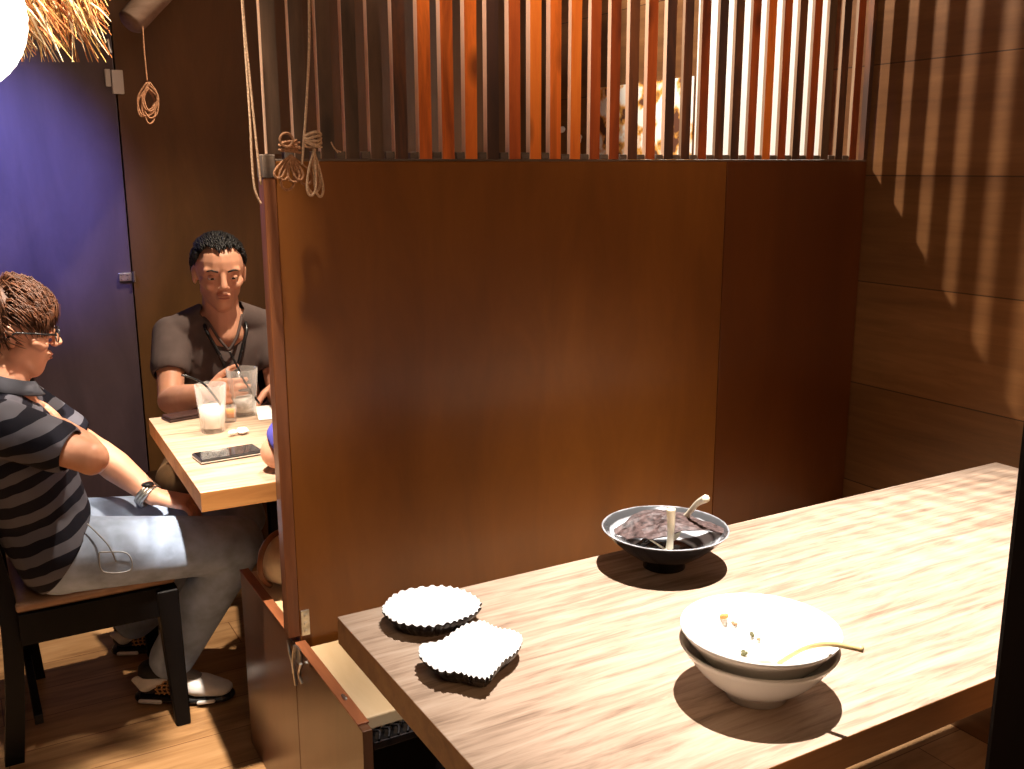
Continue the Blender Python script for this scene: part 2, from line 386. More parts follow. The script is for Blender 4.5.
# hasp low on the board and the cabinet below
# ------------------------------------------------------------------ bench under the partition
BX, BY0, BY1, BZ = 0.531, 1.446, 2.243, 0.457
bench = thing('booth_bench', (1.3, 1.84, 0), 'dark walnut box bench with pale seat boards, running under the brown partition', 'bench')
bm = B(); box(bm, (BX, BY0, 0.0), (BX + 0.018, 1.825, BZ), 0.0015); obj('side_panel', bm, BENCH, bench)
bm = B(); box(bm, (BX, 1.828, 0.0), (BX + 0.018, BY1, BZ), 0.0015); obj('side_panel', bm, BENCH, bench)
bm = B(); box(bm, (BX - 0.0015, BY0 + 0.02, BZ + 0.0003), (BX + 0.020, 1.815, BZ + 0.0045), 0.001); box(bm, (BX - 0.0015, 1.86, BZ + 0.0003), (BX + 0.020, BY1, BZ + 0.0045), 0.001)
obj('rim_strip', bm, wood('red brown rim', ((0.16, 0.05, 0.02), (0.27, 0.09, 0.035), (0.36, 0.13, 0.05)), 'Y', 10, 6, 0.4), bench)
obj('seat_board', box(B(), (BX + 0.0205, BY0 + 0.045, BZ - 0.03), (XW - 0.003, YP - 0.022, BZ - 0.004), 0.003), SEATT, bench)
obj('seat_board', box(B(), (BX + 0.0205, YP + 0.052, BZ - 0.03), (XW - 0.003, BY1 - 0.004, BZ - 0.004), 0.003), SEATT, bench)
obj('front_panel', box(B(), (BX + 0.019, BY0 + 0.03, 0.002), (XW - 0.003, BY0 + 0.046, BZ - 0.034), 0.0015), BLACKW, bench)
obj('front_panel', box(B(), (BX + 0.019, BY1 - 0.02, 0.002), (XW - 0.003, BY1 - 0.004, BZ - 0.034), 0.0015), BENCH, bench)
# dark embossed metal track along the front lip
bm = B(); box(bm, (BX + 0.021, BY0 + 0.004, BZ - 0.045), (BX + 0.16, BY0 + 0.043, BZ - 0.030), 0.002)
for k in range(7):
    cx = BX + 0.032 + 0.018 * k
    tube(bm, spline([(cx, BY0 + 0.006, BZ - 0.028), (cx + 0.006, BY0 + 0.018, BZ - 0.020), (cx - 0.003, BY0 + 0.028, BZ - 0.021), (cx + 0.005, BY0 + 0.040, BZ - 0.027)], 5), 0.0028, 6)
o = obj('slide_track', bm, plain('black oiled metal', (0.05, 0.045, 0.045), 0.25, 0.9, 0.5, 60), bench); o['label'] = 'black metal track at the end of the seat'
# hinge and hook
def hasp():
    h = thing('hasp_latch', (BX - 0.004, 1.80, 0.43), 'small worn steel hasp joining the partition foot to the bench panel', 'latch')
    bm = B(); box(bm, (P0 + 0.014, YP - 0.0045, 0.470), (P0 + 0.032, YP - 0.0005, 0.525), 0.001)
    for z in (0.48, 0.497, 0.514): box(bm, (P0 + 0.020, YP - 0.0065, z - 0.003), (P0 + 0.027, YP - 0.004, z + 0.003), 0.001)
    obj('upper_plate', bm, STEEL, h)
    bm = B(); box(bm, (BX - 0.0045, 1.775, 0.425), (BX - 0.0005, 1.800, 0.462), 0.001); obj('lower_plate', bm, STEEL, h)
    bm = B(); tube(bm, spline([(BX - 0.006, 1.845, 0.455), (BX - 0.008, 1.832, 0.435), (BX - 0.007, 1.822, 0.415), (BX - 0.010, 1.806, 0.400)], 6), 0.0035, 8)
    tube(bm, spline([(BX - 0.006, 1.800, 0.462), (BX - 0.010, 1.803, 0.425), (BX - 0.009, 1.795, 0.378)], 6), 0.004, 8)
    tube(bm, spline([(BX - 0.006, 1.765, 0.438), (BX - 0.008, 1.775, 0.412), (BX - 0.006, 1.765, 0.395)], 6), 0.003, 8)
    obj('hook', bm, STEEL, h)
hasp()
bm = B(); hull(bm, [((BX + 0.010, 1.555, BZ + 0.005), 0.004), ((BX + 0.010, 1.570, BZ + 0.005), 0.003)], 6); tag(obj('screw_eye', bm, STEEL), 'tiny steel screw eye on the bench rim in front of the hasp', 'screw')

# ------------------------------------------------------------------ tables
def table(x0, x1, y0, y1, label, legs):
    t = thing('dining_table', ((x0 + x1) / 2, (y0 + y1) / 2, 0), label, 'table')
    bm = B(); box(bm, (x0, y0, 0.707), (x1, y1, 0.75), 0.0012)
    for f in bm.faces: f.material_index = 0 if f.normal.z > 0.5 else 1
    bm.normal_update()
    for f in bm.faces: f.material_index = 0 if f.normal.z > 0.5 else 1
    obj('tabletop', bm, [OAK, OAKEDGE], t)
    for lx in legs:
        yc = (y0 + y1) / 2
        obj('pedestal', box(B(), (lx - 0.03, yc - 0.03, 0.015), (lx + 0.03, yc + 0.03, 0.706), 0.003), BLACKW, t)
        bm = B(); box(bm, (lx - 0.16, yc - 0.05, 0.0), (lx + 0.16, yc + 0.05, 0.0145), 0.003); obj('foot', bm, BLACKW, t)
    return t
table(0.446, 2.0, 0.704, 1.304, 'pale oak topped table in the foreground with used bowls on it', (0.85, 1.7))
ft = table(0.412, 1.62, 1.989, 2.692, 'smaller oak topped table in the far booth with drinks and a phone', (1.12,))
ft.rotation_euler.z = -0.031; ft.location.y -= 0.018

# ------------------------------------------------------------------ white wall panel and poster seen through the slats
tag(obj('wall_board', box(B(), (XW - 0.012, 1.955, 1.2), (XW - 0.001, 2.50, 2.3), 0.002), plain('white lacquered board', (0.82, 0.80, 0.76), 0.5, 0, 0.02)),
    'plain white board on the right wall glimpsed through the slats', 'board')
def poster_mat():
    m, nt, b = newmat('blotchy printed paper')
    tc = node(nt, 'ShaderNodeTexCoord'); n = node(nt, 'ShaderNodeTexNoise'); n.inputs['Scale'].default_value = 16; n.inputs['Detail'].default_value = 4
    nt.links.new(tc.outputs['Object'], n.inputs['Vector']); cr = node(nt, 'ShaderNodeValToRGB'); e = cr.color_ramp.elements
    e[0].position = 0.40; e[0].color = (0.10, 0.03, 0.01, 1); e[1].position = 0.56; e[1].color = (0.86, 0.82, 0.74, 1)
    x = e.new(0.47); x.color = (0.7, 0.32, 0.05, 1)
    nt.links.new(n.outputs['Fac'], cr.inputs['Fac']); nt.links.new(cr.outputs['Color'], b.inputs['Base Color']); b.inputs['Roughness'].default_value = 0.6
    return m
tag(obj('wall_poster', box(B(), (XW - 0.004, 2.52, 1.36), (XW - 0.001, 3.05, 1.68), 0.0005), poster_mat()),
    'white poster with orange and brown blotches glimpsed low through the slats', 'poster')
for (yy, z0, z1) in ((3.16, 1.47, 1.53), (3.3, 1.5, 1.56)):
    bm = B()
    for k in range(4): hull(bm, [((XW - 0.012, yy + rnd.uniform(-.03, .03), rnd.uniform(z0, z1)), (0.006, 0.022, 0.012))], 6)
    tag(obj('paper_ornament', bm, PAPER), 'small white paper scrap on the wall %s the blotchy poster' % ('just left of' if yy < 3.2 else 'farther left of'), 'ornament')

# ------------------------------------------------------------------ foreground post
bm = B(); box(bm, (0.719, 0.30, 0.0), (1.05, 0.452, 2.2), 0.006)
tag(obj('foreground_post', bm, wood('black brown post', ((0.006, 0.003, 0.002), (0.010, 0.005, 0.003), (0.016, 0.008, 0.004)), 'Z', 6, 3, 0.7, 0, 0.5, 0, 0.05, 0, 0.2)), 'dark brown post close by at the right edge of the photo', 'post')

# ------------------------------------------------------------------ white bowls
def bowl_rz(t, R, h, foot):
    return foot + (R - foot) * t ** 0.80, 0.012 + (h - 0.012) * t ** 1.30
def bowl_profile(R, h, foot, th=0.0036):
    out = [(0, 0.004), (foot - 0.006, 0.004), (foot - 0.004, 0), (foot, 0), (foot, 0.011)]
    n = 10
    for k in range(1, n + 1): out.append(bowl_rz(k / n, R, h, foot))
    out.append((R - 0.0006, h + 0.0022)); out.append((R - 0.0026, h + 0.0018))
    for k in range(n - 1, 0, -1):
        r, z = bowl_rz(k / n, R, h, foot); out.append((r - th * 0.7, z + th * 0.9))
    out += [(foot * 0.8, 0.0155), (0, 0.0145)]
    return out
def bowl(name, c, R, h, foot, mat, label, group=None):
    o = obj(name, lathe(B(), bowl_profile(R, h, foot), c, 64), mat, None, True)
    me = o.data; me.transform(Matrix.Translation(-V(c))); o.location = c
    return tag(o, label, 'bowl', group)
WC = (0.828, 0.829)
bowl('noodle_bowl', (WC[0], WC[1], 0.7503), 0.098, 0.070, 0.038, WHITECER, 'cream ceramic bowl on the near table, under another cream bowl')
bowl('noodle_bowl', (WC[0] + 0.001, WC[1], 0.7672), 0.0985, 0.073, 0.032, WHITECER, 'emptied cream ceramic bowl holding food scraps, upper of the stacked pair')
# scraps in the bowl
def surf_z(r, z0=0.7672, R=0.0985, h=0.073, foot=0.032):
    if r <= foot: return z0 + 0.0145
    t = ((r - foot) / (R - foot)) ** (1 / 0.80)
    return z0 + 0.012 + (h - 0.012) * t ** 1.30 + 0.0036
def crumb(dx, dy, r, mat, label, name='food_scrap'):
    bm = B(); z = surf_z(math.hypot(dx, dy)) + r * 0.6
    for k in range(3):
        hull(bm, [((WC[0] + dx + rnd.uniform(-r, r) * .7, WC[1] + dy + rnd.uniform(-r, r) * .7, z + rnd.uniform(0, r * .5)), (r * .7, r * .5, r * .5)), ((WC[0] + dx, WC[1] + dy, z), r * 0.4)], 6)
    tag(obj(name, bm, mat, None, True), label, 'food scrap', 'food scraps in the cream bowl')
ORG = plain('orange peel', (0.7, 0.25, 0.07), 0.5); HERB = plain('dark herb', (0.10, 0.09, 0.03), 0.6); BITE = plain('brown bit', (0.35, 0.2, 0.1), 0.6)
crumb(0.014, 0.077, 0.007, ORG, 'orange food scrap on the back inner side of the cream bowl')
crumb(0.021, 0.068, 0.004, BITE, 'pale brown scrap just below the orange scrap in the cream bowl')
crumb(0.037, 0.048, 0.004, HERB, 'tiny dark crumb near the middle of the cream bowl')
crumb(0.040, 0.040, 0.003, BITE, 'tiny brown crumb beside the dark crumb in the cream bowl')
crumb(0.009, 0.035, 0.005, HERB, 'small green brown scrap left of the ladle tip in the cream bowl')
def spoon(name, pts, label, mat, w=0.018, hw=0.0045, bowl_r=(0.022, 0.016), flat=0.6):
    root = thing(name, pts[0], label, 'spoon')
    bm = B(); P = spline(pts[1:], 8); n = len(P)
    tube(bm, P, [hw * (0.75 + 0.55 * abs(i / (n - 1) - 0.3)) for i in range(n)], 8)
    obj('handle', bm, mat, root, True)
    c = V(pts[0]); d = (V(pts[1]) - c); d.normalize(); s = d.cross(V((0, 0, 1))).normalized(); u = s.cross(d)
    bm = B(); R = Matrix((d, s, u)).transposed(); nr, na = 5, 20
    vs = []
    for layer in (0, 1):
        L = []
        for i in range(nr + 1):
            rr = i / nr
            L.append([bm.verts.new(c + R @ V((bowl_r[0] * rr * math.cos(2 * math.pi * k / na), bowl_r[1] * rr * math.sin(2 * math.pi * k / na), -0.007 * (1 - rr * rr) + (0.0012 if layer else -0.0012)))) for k in range(na)])
        for i in range(nr):
            for k in range(na):
                q = (L[i][k], L[i][(k + 1) % na], L[i + 1][(k + 1) % na], L[i + 1][k])
                bm.faces.new(q)
        vs.append(L)
    for k in range(na): bm.faces.new((vs[0][nr][k], vs[0][nr][(k + 1) % na], vs[1][nr][(k + 1) % na], vs[1][nr][k]))
    bmesh.ops.remove_doubles(bm, verts=bm.verts, dist=1e-5)
    obj('ladle_end', bm, mat, root, True)
    return root
BAMB = plain('pale bamboo', (0.72, 0.52, 0.22), 0.4, 0, 0.12, 60); CREAMSP = plain('cream ceramic', (0.85, 0.76, 0.56), 0.3, 0, 0.05)
spoon('serving_spoon', [(0.815, 0.815, 0.797), (0.832, 0.797, 0.806), (0.838, 0.765, 0.838), (0.848, 0.735, 0.855), (0.863, 0.700, 0.860)],
      'thin bamboo coloured spoon resting over the rim of the stacked cream bowls', BAMB, hw=0.0036, bowl_r=(0.019, 0.014))

# ------------------------------------------------------------------ black bowl with things in it
BC = (0.985, 1.212)
def black_bowl():
    m, nt, b = newmat('black bowl with white brushed rings')
    tc = node(nt, 'ShaderNodeTexCoord'); sp = node(nt, 'ShaderNodeSeparateXYZ'); nt.links.new(tc.outputs['Object'], sp.inputs[0])
    cx = node(nt, 'ShaderNodeCombineXYZ'); nt.links.new(sp.outputs[0], cx.inputs[0]); nt.links.new(sp.outputs[1], cx.inputs[1])
    ln = node(nt, 'ShaderNodeVectorMath', operation='LENGTH'); nt.links.new(cx.outputs[0], ln.inputs[0])
    ns = node(nt, 'ShaderNodeTexNoise'); ns.inputs['Scale'].default_value = 30; nt.links.new(tc.outputs['Object'], ns.inputs['Vector'])
    ad = node(nt, 'ShaderNodeMath', operation='MULTIPLY_ADD'); ad.inputs[1].default_value = 0.006
    nt.links.new(ns.outputs['Fac'], ad.inputs[0]); nt.links.new(ln.outputs['Value'], ad.inputs[2])
    cr = node(nt, 'ShaderNodeValToRGB'); cr.color_ramp.interpolation = 'LINEAR'; e = cr.color_ramp.elements
    e[0].position = 0; e[0].color = (0.02, 0.02, 0.022, 1); e[1].position = 1; e[1].color = (0.02, 0.02, 0.022, 1)
    k = 8.5
    for a, cc in ((0.052, .02), (0.056, .6), (0.060, .05), (0.068, .06), (0.071, .7), (0.080, .75), (0.084, .10), (0.088, .6), (0.0925, .55), (0.095, .06), (0.104, .07), (0.107, .5)):
        x = e.new(a * k); x.color = (cc, cc, cc * 1.02, 1)
    ml = node(nt, 'ShaderNodeMath', operation='MULTIPLY'); ml.inputs[1].default_value = k
    nt.links.new(ad.outputs[0], ml.inputs[0]); nt.links.new(ml.outputs[0], cr.inputs['Fac'])
    # the pattern is only on the inside: chosen by height above the wall of the bowl through the face material slots
    nt.links.new(cr.outputs['Color'], b.inputs['Base Color']); b.inputs['Roughness'].default_value = 0.15; b.inputs['Coat Weight'].default_value = 0.4
    prof = [(0, 0.003), (0.029, 0.003), (0.031, 0), (0.035, 0), (0.034, 0.012), (0.05, 0.020), (0.07, 0.034), (0.09, 0.052), (0.103, 0.066), (0.105, 0.0685), (0.103, 0.0695),
            (0.099, 0.066), (0.086, 0.054), (0.066, 0.038), (0.046, 0.025), (0.03, 0.020), (0, 0.0185)]
    bm = lathe(B(), prof, (0, 0, 0), 64)
    bm.normal_update(); bmesh.ops.recalc_face_normals(bm, faces=bm.faces)
    for f in bm.faces:
        f.material_index = 0
        if f.normal.z > 0.15: f.material_index = 1
    o = obj('ramen_bowl', bm, [BLACKCER, m], None, True); o.location = (BC[0], BC[1], 0.7503)
    tag(o, 'black ceramic bowl with white rings inside, holding wrappers and spoons, by the partition', 'bowl')
black_bowl()
# crumpled translucent wrapper: ridged sheet with thickness
def crumple(name, outline, zf, mat, label, cat, th=0.0015, amp=0.004, n=26):
    """rumpled sheet over the convex outline (list of xy)"""
    c = V((sum(p[0] for p in outline) / len(outline), sum(p[1] for p in outline) / len(outline)))
    bm = B(); rings = []; r2 = random.Random(len(label))
    N = len(outline)
    for i in range(7):
        t = i / 6; ring = []
        for k in range(N):
            x = c.x + (outline[k][0] - c.x) * t; y = c.y + (outline[k][1] - c.y) * t
            ring.append((x, y, zf(x, y) + (r2.uniform(-amp, amp) if i else 0)))
        rings.append(ring)
    L = []
    for s in (0, 1): L.append([[bm.verts.new((x, y, z + s * th)) for x, y, z in r] for r in rings])
    for s in (0, 1):
        for i in range(6):
            for k in range(N): bm.faces.new((L[s][i][k], L[s][i][(k + 1) % N], L[s][i + 1][(k + 1) % N], L[s][i + 1][k]))
    for k in range(N): bm.faces.new((L[0][6][k], L[0][6][(k + 1) % N], L[1][6][(k + 1) % N], L[1][6][k]))
    bmesh.ops.remove_doubles(bm, verts=bm.verts, dist=1e-5)
    return tag(obj(name, bm, mat), label, cat)
def ell(cx, cy, a, b, ang, n=22, j=0.0):
    return [(cx + a * (1 + rnd.uniform(-j, j)) * math.cos(t) * math.cos(ang) - b * (1 + rnd.uniform(-j, j)) * math.sin(t) * math.sin(ang), cy + a * math.cos(t) * math.sin(ang) + b * math.sin(t) * math.cos(ang)) for t in [2 * math.pi * k / n for k in range(n)]]
FILM = plain('brown grey film', (0.085, 0.055, 0.05), 0.5, 0, 0.7, 120, 0.5, spec=0.3)
ax = math.radians(-28)
crumple('food_wrapper', ell(0.990, 1.206, 0.090, 0.042, ax, 22, 0.08), lambda x, y: 0.820 + 0.10 * ((x - 0.995) * math.sin(-ax) + (y - 1.21) * math.cos(ax)) + 0.012 * math.cos((x - .995) * 30), FILM,
        'crumpled greyish brown wrapper lying across the black bowl', 'wrapper', amp=0.003)
# folded pleated sheet, black
bm = B()
for k in range(7):
    t = k / 6
    a = V((0.935 + 0.012 * t, 1.205 - 0.045 * t, 0.790 - 0.006 * t)); b2 = V((0.920 + 0.025 * t, 1.245 - 0.08 * t, 0.812 - 0.004 * t))
    box(bm, (-0.024, -0.003, -0.0015), (0.024, 0.003, 0.0015), 0.0005)
    vs = bm.verts[:][-24:] if False else None
obj_bm = B()
for k in range(8):
    t = k / 7; cxx, cyy, czz = 0.937 + 0.030 * t, 1.214 - 0.052 * t, 0.800 - 0.010 * t
    box(obj_bm, (cxx - 0.024, cyy - 0.0032, czz - 0.0012), (cxx + 0.024, cyy + 0.0032, czz + 0.0012 + 0.0015 * (k % 2)), 0.0005, 0, (math.radians(28), 'Z', (cxx, cyy, czz)))
bm.free()
tag(obj('pleated_wrapper', obj_bm, BLACKPL), 'black pleated wrapper piece in the left of the black bowl', 'wrapper')
bm = B(); tube(bm, spline([(0.945, 1.228, 0.812), (0.955, 1.19, 0.800), (0.968, 1.160, 0.790)], 6), 0.0016, 8)
tag(obj('toothpick', bm, CREAMSP), 'thin pale pick between the black wrapper and the cream spoon', 'pick')
spoon('soup_spoon', [(0.965, 1.168, 0.786), (0.953, 1.160, 0.806), (0.953, 1.158, 0.838), (0.953, 1.160, 0.872)], 'cream spoon standing up in the front of the black bowl', CREAMSP, hw=0.0068, bowl_r=(0.020, 0.014))
spoon('soup_spoon', [(1.018, 1.226, 0.796), (1.026, 1.212, 0.826), (1.024, 1.180, 0.862), (1.018, 1.152, 0.880)], 'cream spoon leaning out of the back of the black bowl', CREAMSP, hw=0.006, bowl_r=(0.020, 0.014))

# ------------------------------------------------------------------ scalloped shell dishes
def shell_dish(outline, zt, label, seed, teeth, nteeth):
    r2 = random.Random(seed)
    pts = [V((p[0], p[1])) for p in outline]; c = sum(pts, V((0, 0))) / len(pts)
    # resample evenly and add the fluted rim
    dense = []; N = len(pts)
    for i in range(N):
        a, b, cc, dd = pts[i - 1], pts[i], pts[(i + 1) % N], pts[(i + 2) % N]
        for k in range(10):
            t = k / 10
            dense.append(0.5 * ((2 * b) + (cc - a) * t + (2 * a - 5 * b + 4 * cc - dd) * t * t + (3 * b - a - 3 * cc + dd) * t ** 3))
    n = len(dense)
    rim = []
    for i, p in enumerate(dense):
        d = (p - c); ph = (i / n * nteeth) % 1
        amp = (0.0036 + 0.0024 * math.sin(i * 0.37 + seed)) if teeth(i / n) else 0.0010
        rim.append(p + d.normalized() * amp * (2 * abs(ph - 0.5) - 0.3))
    bm = B(); rings = []
    prof = [(0.0, -0.006), (0.35, -0.005), (0.7, -0.002), (0.9, 0.0005), (1.0, 0.0)]        # upper face: shallow dish
    under = [(1.0, -0.0025), (0.93, -0.010), (0.80, -0.020), (0.70, -0.0255), (0.0, -0.0255)]
    L = []
    for s, z in prof + under:
        if s == 0: L.append([bm.verts.new((c.x, c.y, zt + z))]); continue
        L.append([bm.verts.new((c.x + (q.x - c.x) * s, c.y + (q.y - c.y) * s, zt + z + (0.0016 * math.sin(i / n * nteeth * 2 * math.pi) * s if s > 0.3 and z > -0.01 else 0))) for i, q in enumerate(rim)])
    for j, (a, b) in enumerate(zip(L, L[1:])):
        for k in range(n):
            k2 = (k + 1) % n
            if len(a) == 1: f = bm.faces.new((a[0], b[k], b[k2]))
            elif len(b) == 1: f = bm.faces.new((a[k], a[k2], b[0]))
            else: f = bm.faces.new((a[k], a[k2], b[k2], b[k]))
            f.material_index = 0 if j < 4 else 1
    root = thing('shell_dish', (c.x, c.y, 0.7503), label, 'dish')
    return obj('dish', bm, [PAPER, BLACKCER], root, True), root
t1 = [(0.499, 1.25), (0.520, 1.273), (0.552, 1.287), (0.592, 1.278), (0.617, 1.258), (0.628, 1.227), (0.628, 1.195), (0.608, 1.167), (0.583, 1.158), (0.560, 1.155), (0.530, 1.160), (0.507, 1.178), (0.493, 1.205), (0.493, 1.230)]
def flat(o):
    for p in o.data.polygons: p.use_smooth = False
a, r1 = shell_dish(t1, 0.776, 'white scalloped shell dish with black sides, nearer the partition', 3, lambda t: True, 34); flat(a)
t2 = [(0.496, 1.112), (0.523, 1.110), (0.553, 1.126), (0.576, 1.136), (0.599, 1.134), (0.604, 1.115), (0.611, 1.099), (0.622, 1.086), (0.624, 1.066), (0.610, 1.044), (0.590, 1.028), (0.570, 1.019), (0.548, 1.002), (0.529, 0.991), (0.517, 1.003), (0.508, 1.018), (0.490, 1.035), (0.481, 1.062), (0.485, 1.092)]
a, r2_ = shell_dish(t2, 0.7775, 'white shell shaped dish with notched tip and black sides, nearer the camera', 5, lambda t: t > 0.6, 46); flat(a)
bm = B(); tube(bm, spline([(0.522, 1.060, 0.7745), (0.530, 1.052, 0.7750), (0.540, 1.050, 0.7748), (0.548, 1.053, 0.7745)], 6), [0.001] * 18 + [0.001], 6)

bm.free()
# ------------------------------------------------------------------ things on the far table
def tumbler(x, y, r0, r1, h, label, fill, fillmat, name='drinking_glass'):
    t = thing(name, (x, y, 0.7503), label, 'glass')
    w = 0.0016
    bm = lathe(B(), [(0, 0), (r0, 0), (r1, h), (r1 - w, h), (r0 - w + (r1 - r0) * 0.1, 0.012), (0, 0.012)], (x, y, 0.7503), 36)
    obj('vessel', bm, GLASS, t, True)
    ri = lambda z: r0 - w + (r1 - r0) * z / h - 0.0006
    bm = lathe(B(), [(0, 0.0126), (ri(0.0126), 0.0126), (ri(fill), fill), (0, fill)], (x, y, 0.7503), 36)
    obj('drink', bm, fillmat, t, True)
    return t
g1 = tumbler(0.541, 2.468, 0.029, 0.039, 0.122, 'tall glass of milky white drink with a black straw, on the far table', 0.066, MILK)
bm = B(); tube(bm, spline([(0.560, 2.452, 0.82), (0.532, 2.480, 0.868), (0.500, 2.488, 0.890), (0.478, 2.494, 0.898)], 5), 0.0028, 8); tag(obj('drinking_straw', bm, BLACKPL, None, True), 'black bent straw in the milky drink', 'straw')
g2 = tumbler(0.655, 2.60, 0.031, 0.042, 0.128, 'glass of cloudy ice water held by the person in grey', 0.05, ICE)
bm = B(); tube(bm, spline([(0.690, 2.572, 0.762 + 0.02), (0.660, 2.59, 0.84), (0.640, 2.603, 0.895), (0.628, 2.61, 0.925)], 5), 0.003, 8); tag(obj('drinking_straw', bm, BLACKPL, None, True), 'black straw in the glass of ice water', 'straw')
g3 = tumbler(0.604, 2.545, 0.015, 0.017, 0.042, 'small amber filled cup between the two drinking glasses', 0.034, AMBER, 'sauce_cup')
# phone
ph = thing('smartphone', (0.518, 2.228, 0.7503), 'black smartphone in a cream edged case lying on the far table', 'phone')
R_ = (math.radians(4), 'Z', (0.518, 2.228, 0.75))
obj('case', box(B(), (0.445, 2.190, 0.7506), (0.591, 2.266, 0.7600), 0.003, 0, R_), plain('dark phone case', (0.02, 0.018, 0.018), 0.3), ph)
obj('screen', box(B(), (0.449, 2.194, 0.7600), (0.587, 2.262, 0.7612), 0.0005, 0, R_), plain('phone glass', (0.01, 0.01, 0.012), 0.05, 0, 0, coat=1), ph)
bm = B(); box(bm, (0.4445, 2.1893, 0.7530), (0.5915, 2.2667, 0.7556), 0.001, 0, R_); o = obj('bumper_edge', bm, plain('cream phone edge', (0.55, 0.48, 0.4), 0.4), ph); o['label'] = 'cream edge'
# wallet
wl = thing('wallet', (0.505, 2.648, 0.7503), 'dark brown leather wallet by the far corner of the far table', 'wallet')
LEA = plain('dark leather', (0.035, 0.015, 0.012), 0.4, 0, 0.3, 60, 0.3)
R_ = (math.radians(12), 'Z', (0.505, 2.648, 0.75))
obj('back_flap', box(B(), (0.455, 2.618, 0.7505), (0.560, 2.676, 0.7565), 0.002, 0, R_), LEA, wl)
obj('front_flap', box(B(), (0.457, 2.620, 0.7568), (0.560, 2.674, 0.7635), 0.003, 0, R_), LEA, wl)
# tissue
bm = B()
for k in range(7): hull(bm, [((0.583 + rnd.uniform(-.024, .024), 2.405 + rnd.uniform(-.014, .014), 0.7575 + rnd.uniform(0, .004)), (rnd.uniform(.008, .014), rnd.uniform(.006, .012), rnd.uniform(.003, .0055)), Matrix.Rotation(rnd.uniform(-.4, .4), 3, 'Z'))], 6)
tag(obj('crumpled_tissue', bm, PAPER), 'little crumpled white tissue between phone and milky drink', 'tissue')
bm = B(); box(bm, (0.690, 2.50, 0.7505), (0.860, 2.655, 0.7525), 0.0006, 0, (math.radians(-12), 'Z', (0.77, 2.6, 0.75)))
tag(obj('paper_placemat', bm, PAPER), 'white paper sheet on the far table right of the held glass', 'paper')

# ------------------------------------------------------------------ pouch on the bench
pch = thing('round_pouch', (0.602, 2.115, 0.4535), 'round cream pouch with brown piping on the bench end behind the partition', 'bag')
bm = B(); hull(bm, [((0.604, 2.115, 0.522), (0.060, 0.062, 0.062))], 16)
for v in bm.verts: v.co.z = max(v.co.z, 0.4538)
obj('body', bm, plain('cream canvas', (0.74, 0.62, 0.46), 0.7, 0, 0.12, 40, 0.2), pch, True)
bm = B(); tube(bm, [(0.604 - 0.062 * math.cos(a_) * 0.86 - 0.012, 2.115 - 0.062 * math.cos(a_) * 0.45 , 0.522 + 0.064 * math.sin(a_)) for a_ in [math.radians(-58 + 9 * k) for k in range(34)]], 0.0065, 8)
obj('piping', bm, plain('brown leather piping', (0.22, 0.085, 0.035), 0.4), pch, True)

# ------------------------------------------------------------------ ropes, log, switch, lantern, thatch
def rope(name, strands, mat, r, label, loc, parent=None):
    bm = B()
    for s in strands: tube(bm, spline(s, 7), r, 7)
    return tag(obj(name, bm, mat, None, True), label, 'rope')
YR = 1.775
def px2(x, y, Y):          # point of the plane y=Y written through the camera axes, only used to lay out rope curves
    d = fw + rt * ((x - 512) / FPX) + up * ((384.5 - y) / FPX)
    return V((0, 0, 1.40)) + d * (Y / d.y)
def coil(c, n, lens, spread, r2, Y):
    """hanging loops from a knot at c"""
    out = []
    for k in range(n):
        a = spread * (k / (n - 1) - 0.5) * 2; L = lens * r2.uniform(.75, 1.1); w = 0.010 + r2.uniform(0, .008)
        d = V((math.sin(a), r2.uniform(-.15, .15), -math.cos(a))); s = V((math.cos(a), 0, math.sin(a))) * 0.7
        out.append([c, c + d * L * .45 + s * w * .8, c + d * L * .85 + s * w, c + d * L, c + d * L * .85 - s * w, c + d * L * .45 - s * w * .8, c + V((0.002, -0.003, 0))])
    return out
r2 = random.Random(4)
p = lambda x, y, Y=YR: px2(x, y, Y)
rope('hanging_rope', [[p(238, -60), p(242, 0), p(246, 60), p(250, 120), p(252, 160), p(255, 190), p(261, 204)], [p(239, -60), p(244, 20), p(250, 80), p(256, 140), p(261, 185)]], ROPE, 0.0022,
     'pale doubled rope hanging left of the partition edge', None)
c = p(290, 155)
loops = coil(c, 6, 0.058, 0.62, r2, YR)
knot = [[c + V((0.020 * math.cos(t * 1.3) * (1 - .3 * (k % 2)), -0.006 * math.sin(t * 1.3), 0.004 + 0.004 * k + 0.002 * t)) for t in range(6)] for k in range(4)]
knot += [[c + V((-0.008 + 0.012 * math.cos(t), -0.010, 0.026 + 0.012 * math.sin(t))) for t in range(7)] for k in range(1)]
rope('coiled_rope', loops + knot, ROPED, 0.0024, 'bundled brown rope tied at the foot of the second slat, left of the two coils', None)
c = p(313, 143)
loops = coil(c + V((0, 0, -0.01)), 3, 0.082, 0.12, r2, YR)
knot = [[c + V((0.016 * math.cos(t * 1.3), -0.006 * math.sin(t * 1.3), 0.016 - 0.005 * k + 0.004 * math.sin(t * 2 + k))) for t in range(6)] for k in range(5)]
rope('coiled_rope', loops + knot + [[p(308, -60), p(309, 0), p(309, 50), p(306, 110), p(303, 150), p(302, 165)]], ROPE, 0.0024, 'pale rope hanging down and coiled before the third slat', None)
c = p(338, 150, 1.80)
rope('twine_scrap', [[p(331, 142, 1.80), p(335, 149, 1.80), p(341, 152, 1.80)], [p(333, 146, 1.80), p(338, 153, 1.80)]], ROPE, 0.0013, 'short frayed twine end at the foot of the fourth slat', None)
